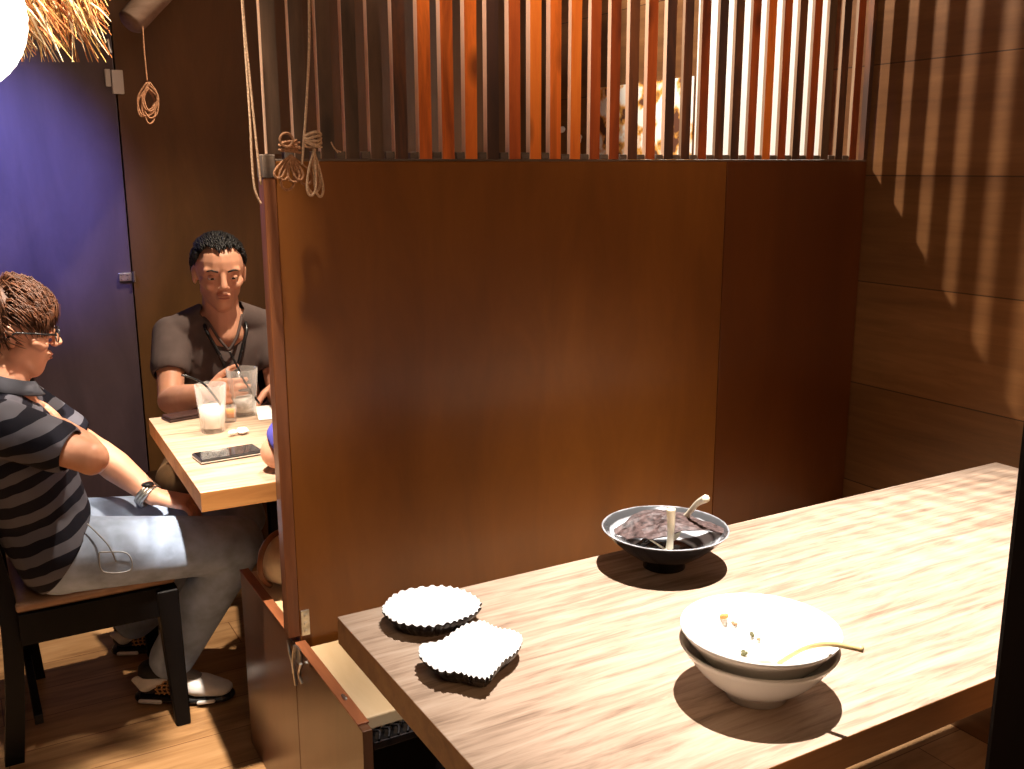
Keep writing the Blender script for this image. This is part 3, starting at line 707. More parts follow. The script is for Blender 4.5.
# bamboo log and rope far back
bm = B(); a0 = px2(131, 22, 2.95); a1 = px2(168, -18, 3.00)
ddd = (a1 - a0).normalized(); x_, y_ = frame(ddd); tube(bm, [a0 - ddd * 0.012, a0 - ddd * 0.008, a0, a0 + ddd * 0.35, a0 + ddd * 0.9], [0.012, 0.028, 0.036, 0.040, 0.044], 20)
lg = tag(obj('wooden_pole', bm, wood('weathered grey wood', ((0.16, 0.09, 0.055), (0.24, 0.15, 0.10), (0.32, 0.21, 0.14)), 'X', 8, 6, 0.7), None, True), 'rounded end of a thick weathered pole up near the door seam', 'pole')
c = px2(147, 82, 2.93); r2 = random.Random(9)
st = [[px2(142, 20, 2.93), px2(144, 50, 2.93), c]]
for k in range(7):
    a = r2.uniform(-.25, .25); L = r2.uniform(.06, .10); w = r2.uniform(.015, .032)
    q = c + V((r2.uniform(-.008, .008), 0, -r2.uniform(0, .02)))
    st.append([q, q + V((w, -.004 * k % .01, -L * .4)), q + V((a * .05 + w * .6, 0, -L * .9)), q + V((a * .05 - w * .5, -.004, -L)), q + V((-w, 0, -L * .5)), q])
rope('coiled_rope', st, ROPED, 0.0024, 'small tangled brown rope hung from the pole on the far wall', None)
bm = B(); tag(obj('thermostat', box(box(bm, (0.508, 3.376, 1.628), (0.542, 3.391, 1.700), 0.002), (0.490, 3.380, 1.650), (0.506, 3.391, 1.702), 0.002), PAPER), 'white two piece door sensor at the top of the door seam', 'sensor')
# lantern
lc = V((0.030, 1.65, 1.612)); LR = 0.111
ln = thing('paper_lantern', lc - V((0, 0, LR)), 'glowing white round lantern at the top left edge', 'lantern')
m, nt, b = newmat('glowing paper'); b.inputs['Base Color'].default_value = (0.9, 0.88, 0.84, 1); b.inputs['Emission Color'].default_value = (1, 0.93, 0.82, 1); b.inputs['Emission Strength'].default_value = 4.0
bm = B(); prof = [(0, -LR)] + [(LR * math.cos(t) * (1 + 0.006 * math.cos(t * 40)), LR * math.sin(t)) for t in [math.radians(-88 + 4 * k) for k in range(45)]] + [(0, LR)]
lathe(bm, prof, lc, 40); obj('shade', bm, m, ln, True)
bm = B(); lathe(bm, [(0, -0.01), (0.04, -0.01), (0.04, 0.01), (0, 0.01)], lc + V((0, 0, LR + 0.008)), 24); obj('cap', bm, BLACKW, ln)
bm = B(); tube(bm, [lc + V((0, 0, LR)), lc + V((0, 0, 1.5))], 0.004, 6); obj('cord', bm, BLACKPL, ln)
# thatch fringe
tc_ = thing('thatched_canopy', (0.13, 1.98, 1.75), 'straw thatch fringe hanging around the glowing lantern', 'thatch')
bm = B(); r2 = random.Random(12)
STR = [plain('golden straw', (0.62, 0.36, 0.12), 0.5, 0, 0.3, 50), plain('rusty straw', (0.38, 0.12, 0.03), 0.5, 0, 0.3, 50), plain('pale straw', (0.78, 0.6, 0.36), 0.5, 0, 0.2, 50)]
for k in range(620):
    Y = r2.uniform(1.86, 2.06)
    sx = r2.uniform(-30, 88); sy = r2.uniform(-75, 5)
    L = r2.uniform(45, 78) if sx < 80 else r2.uniform(25, 50)
    an = math.radians(r2.gauss(30, 12)) * (1 if r2.random() < 0.9 else -0.2)
    ex, ey = sx + L * math.sin(an), min(sy + L * math.cos(an), 62)
    if ex > 112: continue
    a_, b_ = px2(sx, sy, Y), px2(ex, ey, Y - 0.01)
    mid = (a_ + b_) / 2 + V((r2.uniform(-.004, .004), r2.uniform(-.004, .004), 0.003))
    tube(bm, [a_, mid, b_], [0.0019, 0.0017, 0.0006], 5, r2.choice((0, 0, 1, 1, 2)))
o = obj('straw_fringe', bm, STR, tc_); o['kind'] = 'stuff'
bm = B(); tube(bm, spline([px2(-60, -60, 1.96), px2(20, -66, 1.96), px2(95, -60, 1.96)], 6), 0.012, 10); obj('binding_pole', bm, STR[1], tc_, True)

# ------------------------------------------------------------------ chair of the left person
ch = thing('dining_chair', (0.22, 2.6, 0), 'black wooden dining chair with brown leather seat under the person in stripes', 'chair')
def leg(a, b, w0, w1, name='leg'):
    bm = B(); pts = []
    for p_, w in ((a, w0), (b, w1)):
        pts.append([bm.verts.new((p_[0] + sx * w / 2, p_[1] + sy * w / 2, p_[2])) for sx, sy in ((-1, -1), (1, -1), (1, 1), (-1, 1))])
    for k in range(4): bm.faces.new((pts[0][k], pts[0][(k + 1) % 4], pts[1][(k + 1) % 4], pts[1][k]))
    bm.faces.new(pts[0][::-1]); bm.faces.new(pts[1])
    bmesh.ops.bevel(bm, geom=list(bm.edges), offset=0.003, segments=1, affect='EDGES')
    return obj(name, bm, BLACKW, ch)
leg((0.402, 2.425, 0.0), (0.385, 2.41, 0.385), 0.036, 0.052)
leg((0.405, 2.84, 0.0), (0.392, 2.83, 0.385), 0.034, 0.048)
bm = B()
def post(a, name='rear_leg'):
    bm = B(); P = spline(a, 6); rings = []
    for q in P: rings.append([bm.verts.new((q.x + sx * 0.021, q.y + sy * 0.017, q.z)) for sx, sy in ((-1, -1), (1, -1), (1, 1), (-1, 1))])
    for r_, s_ in zip(rings, rings[1:]):
        for k in range(4): bm.faces.new((r_[k], r_[(k + 1) % 4], s_[(k + 1) % 4], s_[k]))
    bm.faces.new(rings[0][::-1]); bm.faces.new(rings[-1]); return obj(name, bm, BLACKW, ch)
post([(0.012, 2.45, 0.0), (0.035, 2.44, 0.25), (0.030, 2.44, 0.45), (-0.035, 2.45, 0.78)], 'leg')
post([(0.095, 2.87, 0.0), (0.075, 2.84, 0.25), (0.045, 2.83, 0.45), (-0.03, 2.82, 0.78)], 'leg')
bm = B(); box(bm, (0.055, 2.395, 0.315), (0.37, 2.42, 0.392), 0.002); box(bm, (0.06, 2.82, 0.315), (0.37, 2.845, 0.392), 0.002); box(bm, (0.375, 2.43, 0.33), (0.40, 2.81, 0.392), 0.002); box(bm, (0.03, 2.455, 0.33), (0.055, 2.81, 0.392), 0.002)
obj('seat_frame', bm, BLACKW, ch)
bm = B(); box(bm, (0.052, 2.40, 0.393), (0.41, 2.845, 0.418), 0.009, 0); obj('seat', bm, plain('brown leather seat', (0.34, 0.2, 0.125), 0.35, 0, 0.12, 40, 0.1), ch, True)
bm = B(); box(bm, (-0.045, 2.47, 0.60), (-0.02, 2.81, 0.77), 0.006); box(bm, (-0.02, 2.47, 0.49), (0.0, 2.81, 0.52), 0.004); obj('backrest', bm, BLACKW, ch)
bm = B(); box(bm, (0.065, 2.46, 0.075), (0.085, 2.845, 0.10), 0.002); obj('stretcher', bm, BLACKW, ch)

# ------------------------------------------------------------------ people
def rotm(f, u):
    f = V(f).normalized(); u = V(u); l = u.cross(f).normalized(); u = f.cross(l)
    return f, l, u
def add_head(bm, c, f, u, neck, k=1.0):
    f, l, u = rotm(f, u); R = Matrix((f, l, u)).transposed(); c = V(c)
    P = lambda a, b_, d: c + (f * a + l * b_ + u * d) * k
    E = lambda a, b_, d, r: hull(bm, [(P(a, b_, d), tuple(x * k for x in r), R)], 12)
    E(-0.008, 0, 0.030, (0.096, 0.074, 0.082))
    hull(bm, [(P(0.034, 0, 0.02), (0.05 * k, 0.060 * k, 0.055 * k), R), (P(0.046, 0, -0.086), (0.025 * k, 0.027 * k, 0.020 * k), R), (P(0.0, 0.036, -0.048), 0.024 * k), (P(0.0, -0.036, -0.048), 0.024 * k)], 12)
    hull(bm, [(P(0.082, 0, 0.016), 0.008 * k), (P(0.101, 0, -0.020), (0.011 * k, 0.012 * k, 0.008 * k), R)], 8)
    for s in (1, -1):
        E(0.092, s * 0.011, -0.024, (0.010, 0.008, 0.006))
        hull(bm, [(P(0.078, s * 0.014, 0.026), 0.009 * k), (P(0.066, s * 0.046, 0.026), 0.009 * k)], 8)
        hull(bm, [(P(0.060, s * 0.038, -0.022), 0.016 * k), (P(0.042, s * 0.050, -0.012), 0.016 * k)], 8)
        hull(bm, [(P(-0.012, s * 0.075, 0.012), (0.014 * k, 0.007 * k, 0.016 * k), R), (P(-0.006, s * 0.073, -0.018), (0.008 * k, 0.006 * k, 0.010 * k), R)], 8)
    hull(bm, [(P(0.066, 0, -0.05), (0.016 * k, 0.024 * k, 0.02 * k), R), (P(0.055, 0, -0.085), (0.018 * k, 0.020 * k, 0.014 * k), R)], 8)
    E(0.081, 0, -0.046, (0.009, 0.023, 0.006)); E(0.079, 0, -0.056, (0.009, 0.019, 0.006))
    hull(bm, [(P(-0.015, 0, -0.04), 0.050 * k), (V(neck), 0.056 * k)], 12)
    return P, R
def face_parts(P, R, k, parent, brow=HAIRB, lidmat=None):
    for s in (1, -1):
        c = P(0.0715, s * 0.031, 0.004); r = 0.0112 * k
        bm = B(); hull(bm, [(c, r)], 12); e = obj('eye', bm, EYEW, parent, True)
        bm = B(); hull(bm, [(P(0.0806, s * 0.031, 0.0032), (0.0026 * k, 0.0056 * k, 0.0056 * k), R)], 8); obj('iris', bm, EYEB, e, True)
        bm = B(); hull(bm, [(c, r * 1.13)], 18); Ri = R.transposed()
        kill = [f for f in bm.faces if -0.30 < (Ri @ (f.calc_center_median() - c)).z / r < 0.20 and (Ri @ (f.calc_center_median() - c)).x > 0]
        bmesh.ops.delete(bm, geom=kill, context='FACES'); obj('eyelids', bm, lidmat or SKIN, e, True)
        bm = B(); tube(bm, [P(0.0855, s * 0.014, 0.024), P(0.0835, s * 0.032, 0.029), P(0.070, s * 0.049, 0.024)], [0.0028, 0.0032, 0.0018], 6); obj('eyebrow', bm, brow, parent, True)
    bm = B(); hull(bm, [(P(0.0860, 0, -0.0475), (0.0042 * k, 0.020 * k, 0.0030 * k), R)], 8); hull(bm, [(P(0.0845, 0, -0.0560), (0.0045 * k, 0.018 * k, 0.0038 * k), R)], 8); obj('lips', bm, LIP, parent, True)
def add_hand(bm, W, d, n, thumb, curl=(0.5, 0.6, 0.4), k=1.0, spread=0.0, tcurl=0.4):
    """wrist W, direction d, palm normal n, thumb = +1/-1 side"""
    d = V(d).normalized(); n = V(n); n = (n - d * n.dot(d)).normalized(); s = d.cross(n) * thumb; W = V(W)
    hull(bm, [(W, 0.021 * k), (W + (d * 0.028 + s * 0.016) * k, 0.014 * k), (W + (d * 0.082 + s * 0.030) * k, 0.0115 * k), (W + (d * 0.076 - s * 0.030) * k, 0.0105 * k)], 8)
    for i, L in enumerate((0.070, 0.078, 0.072, 0.056)):
        p_ = W + (d * (0.084 - 0.003 * abs(i - 1)) + s * (0.030 - 0.0200 * i)) * k
        dd = (d + s * spread * (1.5 - i) * 0.3).normalized(); r0 = (0.0088 - 0.0004 * i) * k
        ang = 0
        for j, (fr, cu) in enumerate(zip((0.45, 0.31, 0.24), curl)):
            ang += cu * (1 + 0.06 * i); v = dd * math.cos(ang) + n * math.sin(ang)
            q = p_ + v * L * fr * k; hull(bm, [(p_, r0), (q, r0 * 0.93)], 7); p_ = q; r0 *= 0.93
    p_ = W + (d * 0.026 + s * 0.024) * k; v = (s * 0.75 + d * 0.75 + n * 0.35).normalized()
    for j, L in enumerate((0.036, 0.030, 0.024)):
        q = p_ + v * L * k; hull(bm, [(p_, (0.0125 - 0.0015 * j) * k), (q, (0.011 - 0.0015 * j) * k)], 7); p_ = q
        v = (v + n * tcurl + d * 0.25).normalized()
def limb(bm, a, b_, ra, rb, mid=None, bulge=0):
    a, b_ = V(a), V(b_)
    if mid is None: hull(bm, [(a, ra), (b_, rb)], 12)
    else:
        m_ = a.lerp(b_, mid); hull(bm, [(a, ra), (m_, bulge)], 12); hull(bm, [(m_, bulge), (b_, rb)], 12)
def person(loc, label, J, skin, shirt, pants, opts):
    root = thing('person', loc, label, 'person')
    k = opts.get('k', 1.0)
    bm = B(); P, R = add_head(bm, J['head'], J['f'], J['u'], J['neck'], k)
    nk = V(J['neck'])
    hull(bm, [(nk, 0.052), (nk + V(J.get('chestoff', (0, 0, -0.1))), (0.07, 0.07, 0.05))], 12)
    for s in 'LR':
        hull(bm, [(nk + V((0, 0, -0.045)), 0.045), (J['sh' + s], 0.042)], 12)
        hull(bm, [(V(J['chest']), 0.085), (J['sh' + s], 0.04)], 12)
        limb(bm, J['sh' + s], J['el' + s], 0.046, 0.036)
        limb(bm, J['el' + s], J['wr' + s], 0.038, 0.0245, 0.3, 0.040)
        add_hand(bm, J['wr' + s], *J['hand' + s])
        limb(bm, J['hip' + s], J['kn' + s], 0.072, 0.05)
        limb(bm, J['kn' + s], J['an' + s], 0.048, 0.036, 0.3, 0.048)
    hull(bm, [(J['chest'], 0.09), (J['belly'], 0.09), (J['hipL'], 0.07), (J['hipR'], 0.07)], 12)
    body = blob('body', bm, skin, root, 0.0036, 5)
    face_parts(P, R, k, body, opts.get('hair', HAIRB))
    # shirt
    bm = B(); sr = opts.get('shr', 0.062)
    hull(bm, [(nk + V((0, 0, -0.060)) + V(opts.get('nb', (0, 0, 0))), 0.060), (J['shL'], sr * .9), (J['shR'], sr * .9)], 14)
    hull(bm, [(J['shL'], sr * .95), (J['shR'], sr * .95), (J['chest'], opts.get('chr', (0.115, 0.115, 0.12))), ], 14)
    hull(bm, [(J['chest'], opts.get('chr', (0.115, 0.115, 0.12))), (V(J['shL']).lerp(V(J['belly']), 0.35), 0.075), (V(J['shR']).lerp(V(J['belly']), 0.35), 0.075), (J['belly'], opts.get('bel', (0.125, 0.13, 0.09)))], 14)
    hull(bm, [(J['belly'], opts.get('bel', (0.125, 0.13, 0.09))), (J['hipL'], 0.098), (J['hipR'], 0.098)], 14)
    for s in 'LR':
        e = V(J['sh' + s]).lerp(V(J['el' + s]), opts.get('slv', 0.62)); hull(bm, [(J['sh' + s], sr), (e, 0.058)], 14)
    cuts = []
    for s in 'LR':
        a_ = V(J['sh' + s]); b_ = V(J['el' + s]); ax_ = (b_ - a_); Ls = ax_.length; ax_.normalize(); cuts.append((a_, ax_, Ls * opts.get('slv', 0.62) + 0.030))
    def cut(c_):
        for a_, ax_, L in cuts:
            q = c_ - a_
            if q.dot(ax_) > L and (q - ax_ * q.dot(ax_)).length < 0.075: return True
        return opts['cut'](c_) if 'cut' in opts else False
    sh = blob('shirt', bm, shirt, root, 0.005, 6, cut)
    sm = sh.modifiers.new('cloth', 'SOLIDIFY'); sm.thickness = 0.003; sm.offset = -1
    # trousers
    bm = B()
    hull(bm, [(V(J['hipL']) + V((0, 0, 0.0)), 0.094), (V(J['hipR']) + V((0, 0, 0.0)), 0.094), (V(J['belly']).lerp((V(J['hipL']) + V(J['hipR'])) / 2, 0.6), (0.105, 0.12, 0.06))], 14)
    for s in 'LR':
        limb(bm, J['hip' + s], J['kn' + s], 0.092, opts.get('knr', 0.068))
        if not opts.get('shorts'): limb(bm, J['kn' + s], V(J['an' + s]) + V((0, 0, 0.02)), opts.get('knr', 0.068), 0.060, 0.5, 0.066)
    blob('trousers', bm, pants, root, 0.0065, 4)
    return root, body, P, R
def hair(P, R, k, parent, mat, base, locks, seed, spec):
    """close cap plus many separate tapering locks combed along the scalp"""
    r3 = random.Random(seed); bm = B()
    for (a, b_, d), r in base: hull(bm, [(P(a, b_, d), tuple(x * k for x in r), R)], 16)
    for i in range(locks):
        th = math.acos(r3.uniform(-0.3, 1)); ph = r3.uniform(0, 2 * math.pi)
        n_ = V((math.sin(th) * math.cos(ph), math.sin(th) * math.sin(ph), math.cos(th)))
        g = spec(n_, r3)
        if g is None: continue
        flow, ln, out, w = g
        st = V((-0.012 + 0.096 * n_.x, 0.0765 * n_.y, 0.034 + 0.084 * n_.z))
        t = flow - n_ * n_.dot(flow); t.normalize()
        m1 = st + n_ * (out + 0.002) + t * ln * 0.35; m2 = st + n_ * (out - ln * ln * 0.49 / 0.19) + t * ln * 0.7; e2 = st + n_ * (out * 0.8 - ln * ln / 0.19) + t * ln
        tube(bm, [P(*(st - n_ * 0.004)), P(*m1), P(*m2), P(*e2)], [w * .8, w, w * 0.8, w * 0.12], 5)
    return obj('hair', bm, mat, parent, True)

def shoe(parent_root, heel, toe, name='shoe', flip=1):
    h, t = V(heel), V(toe); f = (t - h); L = f.length; f.normalize(); u = V((0, 0, 1)); l = u.cross(f)
    Q = lambda a, b_, z: h + f * a * L + l * b_ + u * z
    s = obj(name, hull(B(), [(Q(0.13, 0, 0.016), (0.034, 0.034, 0.015)), (Q(0.45, 0, 0.015), (0.036, 0.038, 0.014)), (Q(0.75, 0.004, 0.015), (0.046, 0.046, 0.014)), (Q(0.88, 0.002, 0.016), (0.036, 0.036, 0.014))], 12), BLACKPL, parent_root, True)
    s['label'] = 'high top sneaker with black sole, white toe and tan mesh side'
    WL = plain('white shoe leather', (0.72, 0.68, 0.66), 0.4); GR = plain('grey suede', (0.22, 0.21, 0.22), 0.8); TAN = plain('tan mesh', (0.5, 0.26, 0.10), 0.7, 0, 0.8, 300); BL = plain('black nubuck', (0.015, 0.014, 0.016), 0.7)
    bm = B(); hull(bm, [(Q(0.68, 0, 0.045), (0.045, 0.042, 0.026)), (Q(0.86, 0.0, 0.036), (0.036, 0.034, 0.018)), (Q(0.5, 0, 0.055), (0.032, 0.033, 0.028))], 12); obj('toe_box', bm, WL, s, True)
    bm = B(); hull(bm, [(Q(0.16, 0, 0.05), (0.034, 0.034, 0.025)), (Q(0.48, 0, 0.055), (0.036, 0.036, 0.024)), (Q(0.18, 0, 0.095), (0.032, 0.036, 0.02)), (Q(0.34, 0, 0.10), (0.03, 0.034, 0.018))], 12); obj('ankle_collar', bm, BL, s, True)
    bm = B(); hull(bm, [(Q(0.42, 0, 0.095), (0.02, 0.024, 0.012)), (Q(0.62, 0, 0.070), (0.02, 0.022, 0.010))], 10); obj('tongue', bm, GR, s, True)
    for sd in (-1, 1):
        bm = B(); hull(bm, [(Q(0.07, sd * 0.024, 0.075), (0.014, 0.008, 0.008)), (Q(0.18, sd * 0.034, 0.058), (0.02, 0.005, 0.014)), (Q(0.36, sd * 0.034, 0.078), (0.010, 0.006, 0.005))], 8); obj('side_patch', bm, WL, s, True)
        bm = B()
        for q in range(4):
            tube(bm, spline([Q(0.30 + 0.05 * q, sd * 0.0345, 0.036), Q(0.28 + 0.05 * q, sd * 0.0385, 0.055), Q(0.31 + 0.05 * q, sd * 0.035, 0.082)], 5), 0.0022, 6)
            tube(bm, spline([Q(0.26, sd * 0.0365, 0.040 + 0.011 * q), Q(0.37, sd * 0.0395, 0.043 + 0.011 * q), Q(0.47, sd * 0.0365, 0.040 + 0.010 * q)], 5), 0.0018, 6)
        obj('mesh_window', bm, TAN, s, True)
        obj('sole_window', hull(B(), [(Q(0.10, sd * 0.034, 0.016), (0.006, 0.003, 0.006)), (Q(0.30, sd * 0.036, 0.014), (0.006, 0.003, 0.006))], 6), WL, s, True); obj('sole_window', hull(B(), [(Q(0.70, sd * 0.044, 0.016), (0.006, 0.003, 0.006)), (Q(0.84, sd * 0.040, 0.018), (0.006, 0.003, 0.005))], 6), WL, s, True)
    bm = B()
    for q in range(4): tube(bm, [Q(0.46 + 0.045 * q, -0.02, 0.096 - 0.009 * q), Q(0.46 + 0.045 * q, 0, 0.106 - 0.009 * q), Q(0.46 + 0.045 * q, 0.02, 0.096 - 0.009 * q)], 0.0025, 6)
    obj('laces', bm, GR, s, True)
    return s

DENIM = plain('washed denim', (0.33, 0.42, 0.60), 0.85, 0, 0.22, 22, 0.15, spec=0.2)
# --- person in the striped polo, seated sideways on the chair
JL = dict(head=(0.112, 2.50, 1.035), f=(1, 0.05, -0.12), u=(0.08, 0, 1), neck=(0.085, 2.50, 0.915), chestoff=(0.01, 0, -0.09),
          shL=(0.105, 2.655, 0.850), shR=(0.066, 2.350, 0.852), elL=(0.285, 2.63, 0.690), elR=(0.228, 2.245, 0.785), wrL=(0.392, 2.515, 0.590), wrR=(0.190, 2.445, 0.812),
          handL=((1, -0.35, -0.30), (-0.2, 0.1, -1), 1, (0.5, 0.7, 0.5)), handR=((-0.25, 1, -0.05), (-1, -0.2, -0.1), 1, (0.3, 0.5, 0.4)),
          chest=(0.095, 2.50, 0.775), belly=(0.130, 2.50, 0.600), hipL=(0.165, 2.60, 0.500), hipR=(0.160, 2.44, 0.505),
          knL=(0.640, 2.665, 0.440), knR=(0.572, 2.440, 0.452), anL=(0.365, 2.855, 0.10), anR=(0.410, 2.555, 0.10))
POLO = stripes('striped knit', (0.010, 0.010, 0.018), (0.11, 0.11, 0.14), (-0.38, 0.0, 1.0), 0.050, 0.5)
pl, bodyL, P, R = person((0.16, 2.5, 0.42), 'seated person in dark striped polo, washed jeans and glasses, in profile at left', JL, SKIN, POLO, DENIM,
    dict(k=0.98, slv=0.62, shr=0.063, chr=(0.105, 0.12, 0.11), bel=(0.11, 0.125, 0.09), knr=0.072, hair=HAIRN, cut=lambda c_: (c_ - V((0.098, 2.50, 0.925))).length < 0.062 or (c_.z < 0.645 and c_.x > 0.135 + (c_.z - 0.46) * 0.75)))
def specL(n_, r3):
    if n_.x > 0.72 and n_.z < 0.52: return None
    if n_.z < 0.05 and n_.x > -0.05: return None
    if abs(n_.y) > .5 and n_.x > -0.15 and n_.z < .22: return None
    j = V((r3.uniform(-.3, .3), r3.uniform(-.3, .3), r3.uniform(-.2, .2)))
    flow = V((0.9 if n_.x > -.2 else -.2, 0.5 * n_.y, -0.8 + 0.6 * n_.z)) + j
    return flow, r3.uniform(.045, .075), r3.uniform(.003, .022), r3.uniform(.0010, .0022)
hair(P, R, 0.98, bodyL, HAIRN, [((-0.022, 0, 0.043), (0.091, 0.078, 0.079)), ((-0.055, 0, 0.0), (0.055, 0.070, 0.060))], 4600, 3, specL)
bm = B(); tube(bm, [P(0.088, -0.062, 0.006), P(0.05, -0.083, 0.010), P(0.0, -0.088, 0.012), P(-0.018, -0.086, 0.0)], 0.0024, 6); tube(bm, [P(0.088, 0.062, 0.006), P(0.0, 0.088, 0.012)], 0.0024, 6)
for s in (1, -1): tube(bm, [P(0.094, s * 0.034 + 0.026 * math.cos(t), 0.004 + 0.019 * math.sin(t)) for t in [2 * math.pi * q / 16 for q in range(17)]], 0.0016, 6)
tube(bm, [P(0.096, -0.010, 0.006), P(0.098, 0, 0.008), P(0.096, 0.010, 0.006)], 0.0016, 6); obj('glasses', bm, BLACKPL, bodyL, True)
# collar of the polo: a turned-down band
bm = B(); cc = V((0.092, 2.50, 0.925)); rows = []
for rad, dz in ((0.058, 0.012), (0.061, 0.018), (0.072, -0.004), (0.080, -0.014)):
    rows.append([bm.verts.new(cc + V((rad * math.cos(t), rad * 1.03 * math.sin(t), dz - 0.022 * math.cos(t)))) for t in [math.radians(18 + 324 * q / 26) for q in range(27)]])
for r_, s_ in zip(rows, rows[1:]):
    for q in range(26): bm.faces.new((r_[q], r_[q + 1], s_[q + 1], s_[q]))
o = obj('collar', bm, plain('dark grey knit', (0.045, 0.046, 0.06), 0.85), pl, True)
sm = o.modifiers.new('cloth', 'SOLIDIFY'); sm.thickness = 0.004
# watch
bm = B(); wp = V((0.392, 2.515, 0.580)); dw = V((0.107, -0.115, -0.11)).normalized(); x_, y_ = frame(dw)
for q in (-0.012, -0.004, 0.004): tube(bm, [wp - dw * 0.018 + dw * q + (x_ * math.cos(t) + y_ * math.sin(t)) * 0.0305 for t in [2 * math.pi * z_ / 20 for z_ in range(21)]], 0.0045, 6)
o = obj('wristwatch', bm, STEEL, pl, True)
bm = B(); hull(bm, [(wp - dw * 0.022 + V((0, -0.012, 0.031)), (0.016, 0.016, 0.006))], 10); obj('dial', bm, BLACKPL, o, True)
shoe(pl, (0.315, 2.600, 0), (0.545, 2.470, 0)); shoe(pl, (0.300, 2.905, 0), (0.535, 2.830, 0))
# pocket patches and stitching on the jeans
bm = B(); pr = [(0.235, 2.345, 0.530), (0.295, 2.345, 0.515), (0.300, 2.350, 0.470), (0.240, 2.348, 0.480)]
tube(bm, spline(pr + [pr[0]], 6), 0.0018, 6); tube(bm, spline([(0.22, 2.385, 0.59), (0.255, 2.350, 0.545), (0.27, 2.345, 0.50)], 6), 0.0018, 6)
obj('jeans_stitching', bm, plain('pale thread', (0.35, 0.38, 0.42), 0.8), pl, True)

# --- person in the grey v-neck, behind the far table
JM = dict(head=(0.708, 3.00, 1.090), f=(-0.12, -1, -0.10), u=(0.0, -0.06, 1), neck=(0.712, 3.03, 0.995), chestoff=(0, -0.01, -0.09),
          shL=(0.855, 3.035, 0.915), shR=(0.562, 3.045, 0.915), elL=(0.850, 2.93, 0.715), elR=(0.520, 2.895, 0.745), wrL=(0.800, 2.745, 0.79), wrR=(0.578, 2.672, 0.806),
          handL=((-0.2, -1, -0.1), (-0.1, 0.1, -1), -1, (0.2, 0.4, 0.3)), handR=((0.45, -0.85, 0.16), (0.9, 0.45, -0.1), 1, (0.40, 0.8, 0.5), 0.92),
          chest=(0.712, 3.045, 0.80), belly=(0.712, 3.07, 0.62), hipL=(0.800, 3.10, 0.50), hipR=(0.625, 3.10, 0.50),
          knL=(0.910, 2.80, 0.50), knR=(0.505, 2.775, 0.535), anL=(0.93, 2.98, 0.10), anR=(0.52, 3.02, 0.10))
TEE = plain('taupe grey jersey', (0.105, 0.078, 0.072), 0.9, 0, 0.12, 18, 0.1, spec=0.15)
def vneck(c_):
    d = 0.960 - c_.z
    if c_.y < 3.0 and -0.06 < d < 0.085 and abs(c_.x - 0.706) < 0.054 - 0.60 * d: return True
    return (c_ - V((0.712, 3.03, 0.985))).length < 0.064
KHAKI = plain('khaki cotton', (0.17, 0.09, 0.035), 0.85, 0, 0.15, 30)
pm, bodyM, P, R = person((0.70, 3.1, 0.42), 'seated person in grey v-neck shirt and lanyard holding a glass behind the far table', JM, SKIN2, TEE, KHAKI,
    dict(k=0.98, slv=0.50, shr=0.054, nb=(0, 0, 0.028), chr=(0.125, 0.100, 0.12), bel=(0.13, 0.11, 0.09), cut=vneck, shorts=False))
def specM(n_, r3):
    if n_.x > 0.42 and n_.z < 0.70: return None
    if n_.z < 0.08 and n_.x > -0.1: return None
    if abs(n_.y) > .5 and n_.x > -0.05 and n_.z < .22: return None
    j = V((r3.uniform(-.3, .3), r3.uniform(-.3, .3), r3.uniform(-.2, .2)))
    up_ = n_.z > .55
    return V((0.8 if up_ else -.2, 0.2 * n_.y, 0.25 if up_ else -.8)) + j, r3.uniform(.014, .026), r3.uniform(.002, .007) + (0.004 if up_ else 0), r3.uniform(.0018, .003)
hair(P, R, 0.98, bodyM, HAIRB, [((-0.024, 0, 0.044), (0.090, 0.0775, 0.077)), ((-0.05, 0, 0.005), (0.055, 0.066, 0.05))], 2600, 8, specM)
bm = B()
tube(bm, spline([(0.655, 3.02, 0.965), (0.650, 2.965, 0.93), (0.672, 2.935, 0.87), (0.695, 2.932, 0.80), (0.703, 2.940, 0.74)], 6), 0.0055, 6)
tube(bm, spline([(0.768, 3.02, 0.965), (0.770, 2.965, 0.93), (0.745, 2.935, 0.87), (0.722, 2.932, 0.80), (0.706, 2.940, 0.74)], 6), 0.0055, 6)
obj('lanyard', bm, BLACKPL, pm, True)
bm = B()
for s in (1, -1): tube(bm, spline([(0.712 + s * 0.062, 3.03, 0.965), (0.708 + s * 0.050, 2.975, 0.955), (0.707 + s * 0.026, 2.945, 0.905), (0.706, 2.938, 0.868)], 6), 0.0045, 6)
obj('neckband', bm, TEE, pm, True)
for sx in (0.50, 0.93):
    bm = B(); hull(bm, [((sx, 3.04, 0.03), (0.034, 0.04, 0.030)), ((sx, 2.93, 0.025), (0.038, 0.05, 0.025)), ((sx, 2.99, 0.075), (0.033, 0.035, 0.02))], 10); obj('shoe', bm, BLACKPL, pm, True)
st = thing('bench_stool', (0.71, 3.12, 0), 'low dark bench under the person in grey', 'bench')
obj('seat', box(B(), (0.50, 2.98, 0.375), (0.95, 3.36, 0.408), 0.005), BENCH, st)
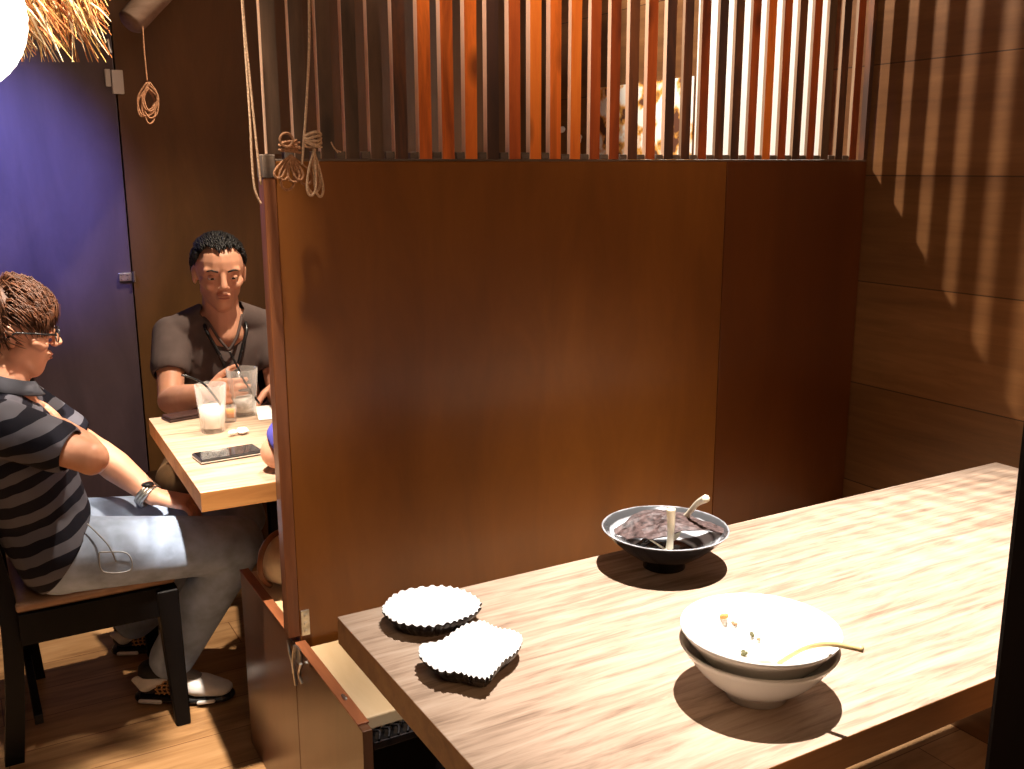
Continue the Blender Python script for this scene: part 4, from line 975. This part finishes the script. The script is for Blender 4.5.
for lx in (0.53, 0.92):
    for ly in (3.12, 3.33): obj('leg', box(B(), (lx - 0.018, ly - 0.018, 0), (lx + 0.018, ly + 0.018, 0.3745), 0.002), BLACKW, st)

# --- person in blue, hidden behind the partition but for an elbow
JB = dict(head=(0.98, 1.99, 1.155), f=(-0.2, 1, -0.05), u=(0, 0, 1), neck=(0.98, 1.975, 1.035), chestoff=(0, 0.0, -0.09),
          shL=(0.765, 1.962, 0.955), shR=(1.13, 1.965, 0.945), elL=(0.585, 2.055, 0.795), elR=(1.20, 2.13, 0.775), wrL=(0.74, 2.24, 0.785), wrR=(1.07, 2.30, 0.785),
          handL=((0.9, 0.6, 0), (0, 0, -1), 1, (0.15, 0.25, 0.2)), handR=((-0.8, 0.6, 0), (0, 0, -1), -1, (0.15, 0.25, 0.2)),
          chest=(0.98, 1.965, 0.83), belly=(0.98, 1.965, 0.66), hipL=(0.89, 1.99, 0.545), hipR=(1.07, 1.99, 0.545),
          knL=(0.90, 2.36, 0.55), knR=(1.03, 2.36, 0.55), anL=(0.90, 2.36, 0.10), anR=(1.03, 2.36, 0.10))
BLUE = plain('blue violet jersey', (0.085, 0.075, 0.42), 0.9, 0, 0.1, 30)
pb, bodyB, P, R = person((0.98, 1.99, 0.455), 'person in blue shirt behind the partition, only an elbow on the far table showing', JB, SKIN, BLUE, plain('dark trousers', (0.02, 0.02, 0.025), 0.9),
    dict(k=0.98, slv=0.84, shr=0.055, chr=(0.115, 0.085, 0.11), bel=(0.12, 0.085, 0.08)))
hair(P, R, 0.98, bodyB, HAIRB, [((-0.024, 0, 0.047), (0.093, 0.0785, 0.078)), ((-0.05, 0, 0.005), (0.055, 0.066, 0.05))], 260, 8, specM)
for sx in (0.90, 1.03):
    bm = B(); hull(bm, [((sx, 2.36, 0.03), (0.034, 0.04, 0.030)), ((sx, 2.46, 0.025), (0.038, 0.05, 0.025)), ((sx, 2.38, 0.075), (0.033, 0.035, 0.02))], 10); obj('shoe', bm, BLACKPL, pb, True)
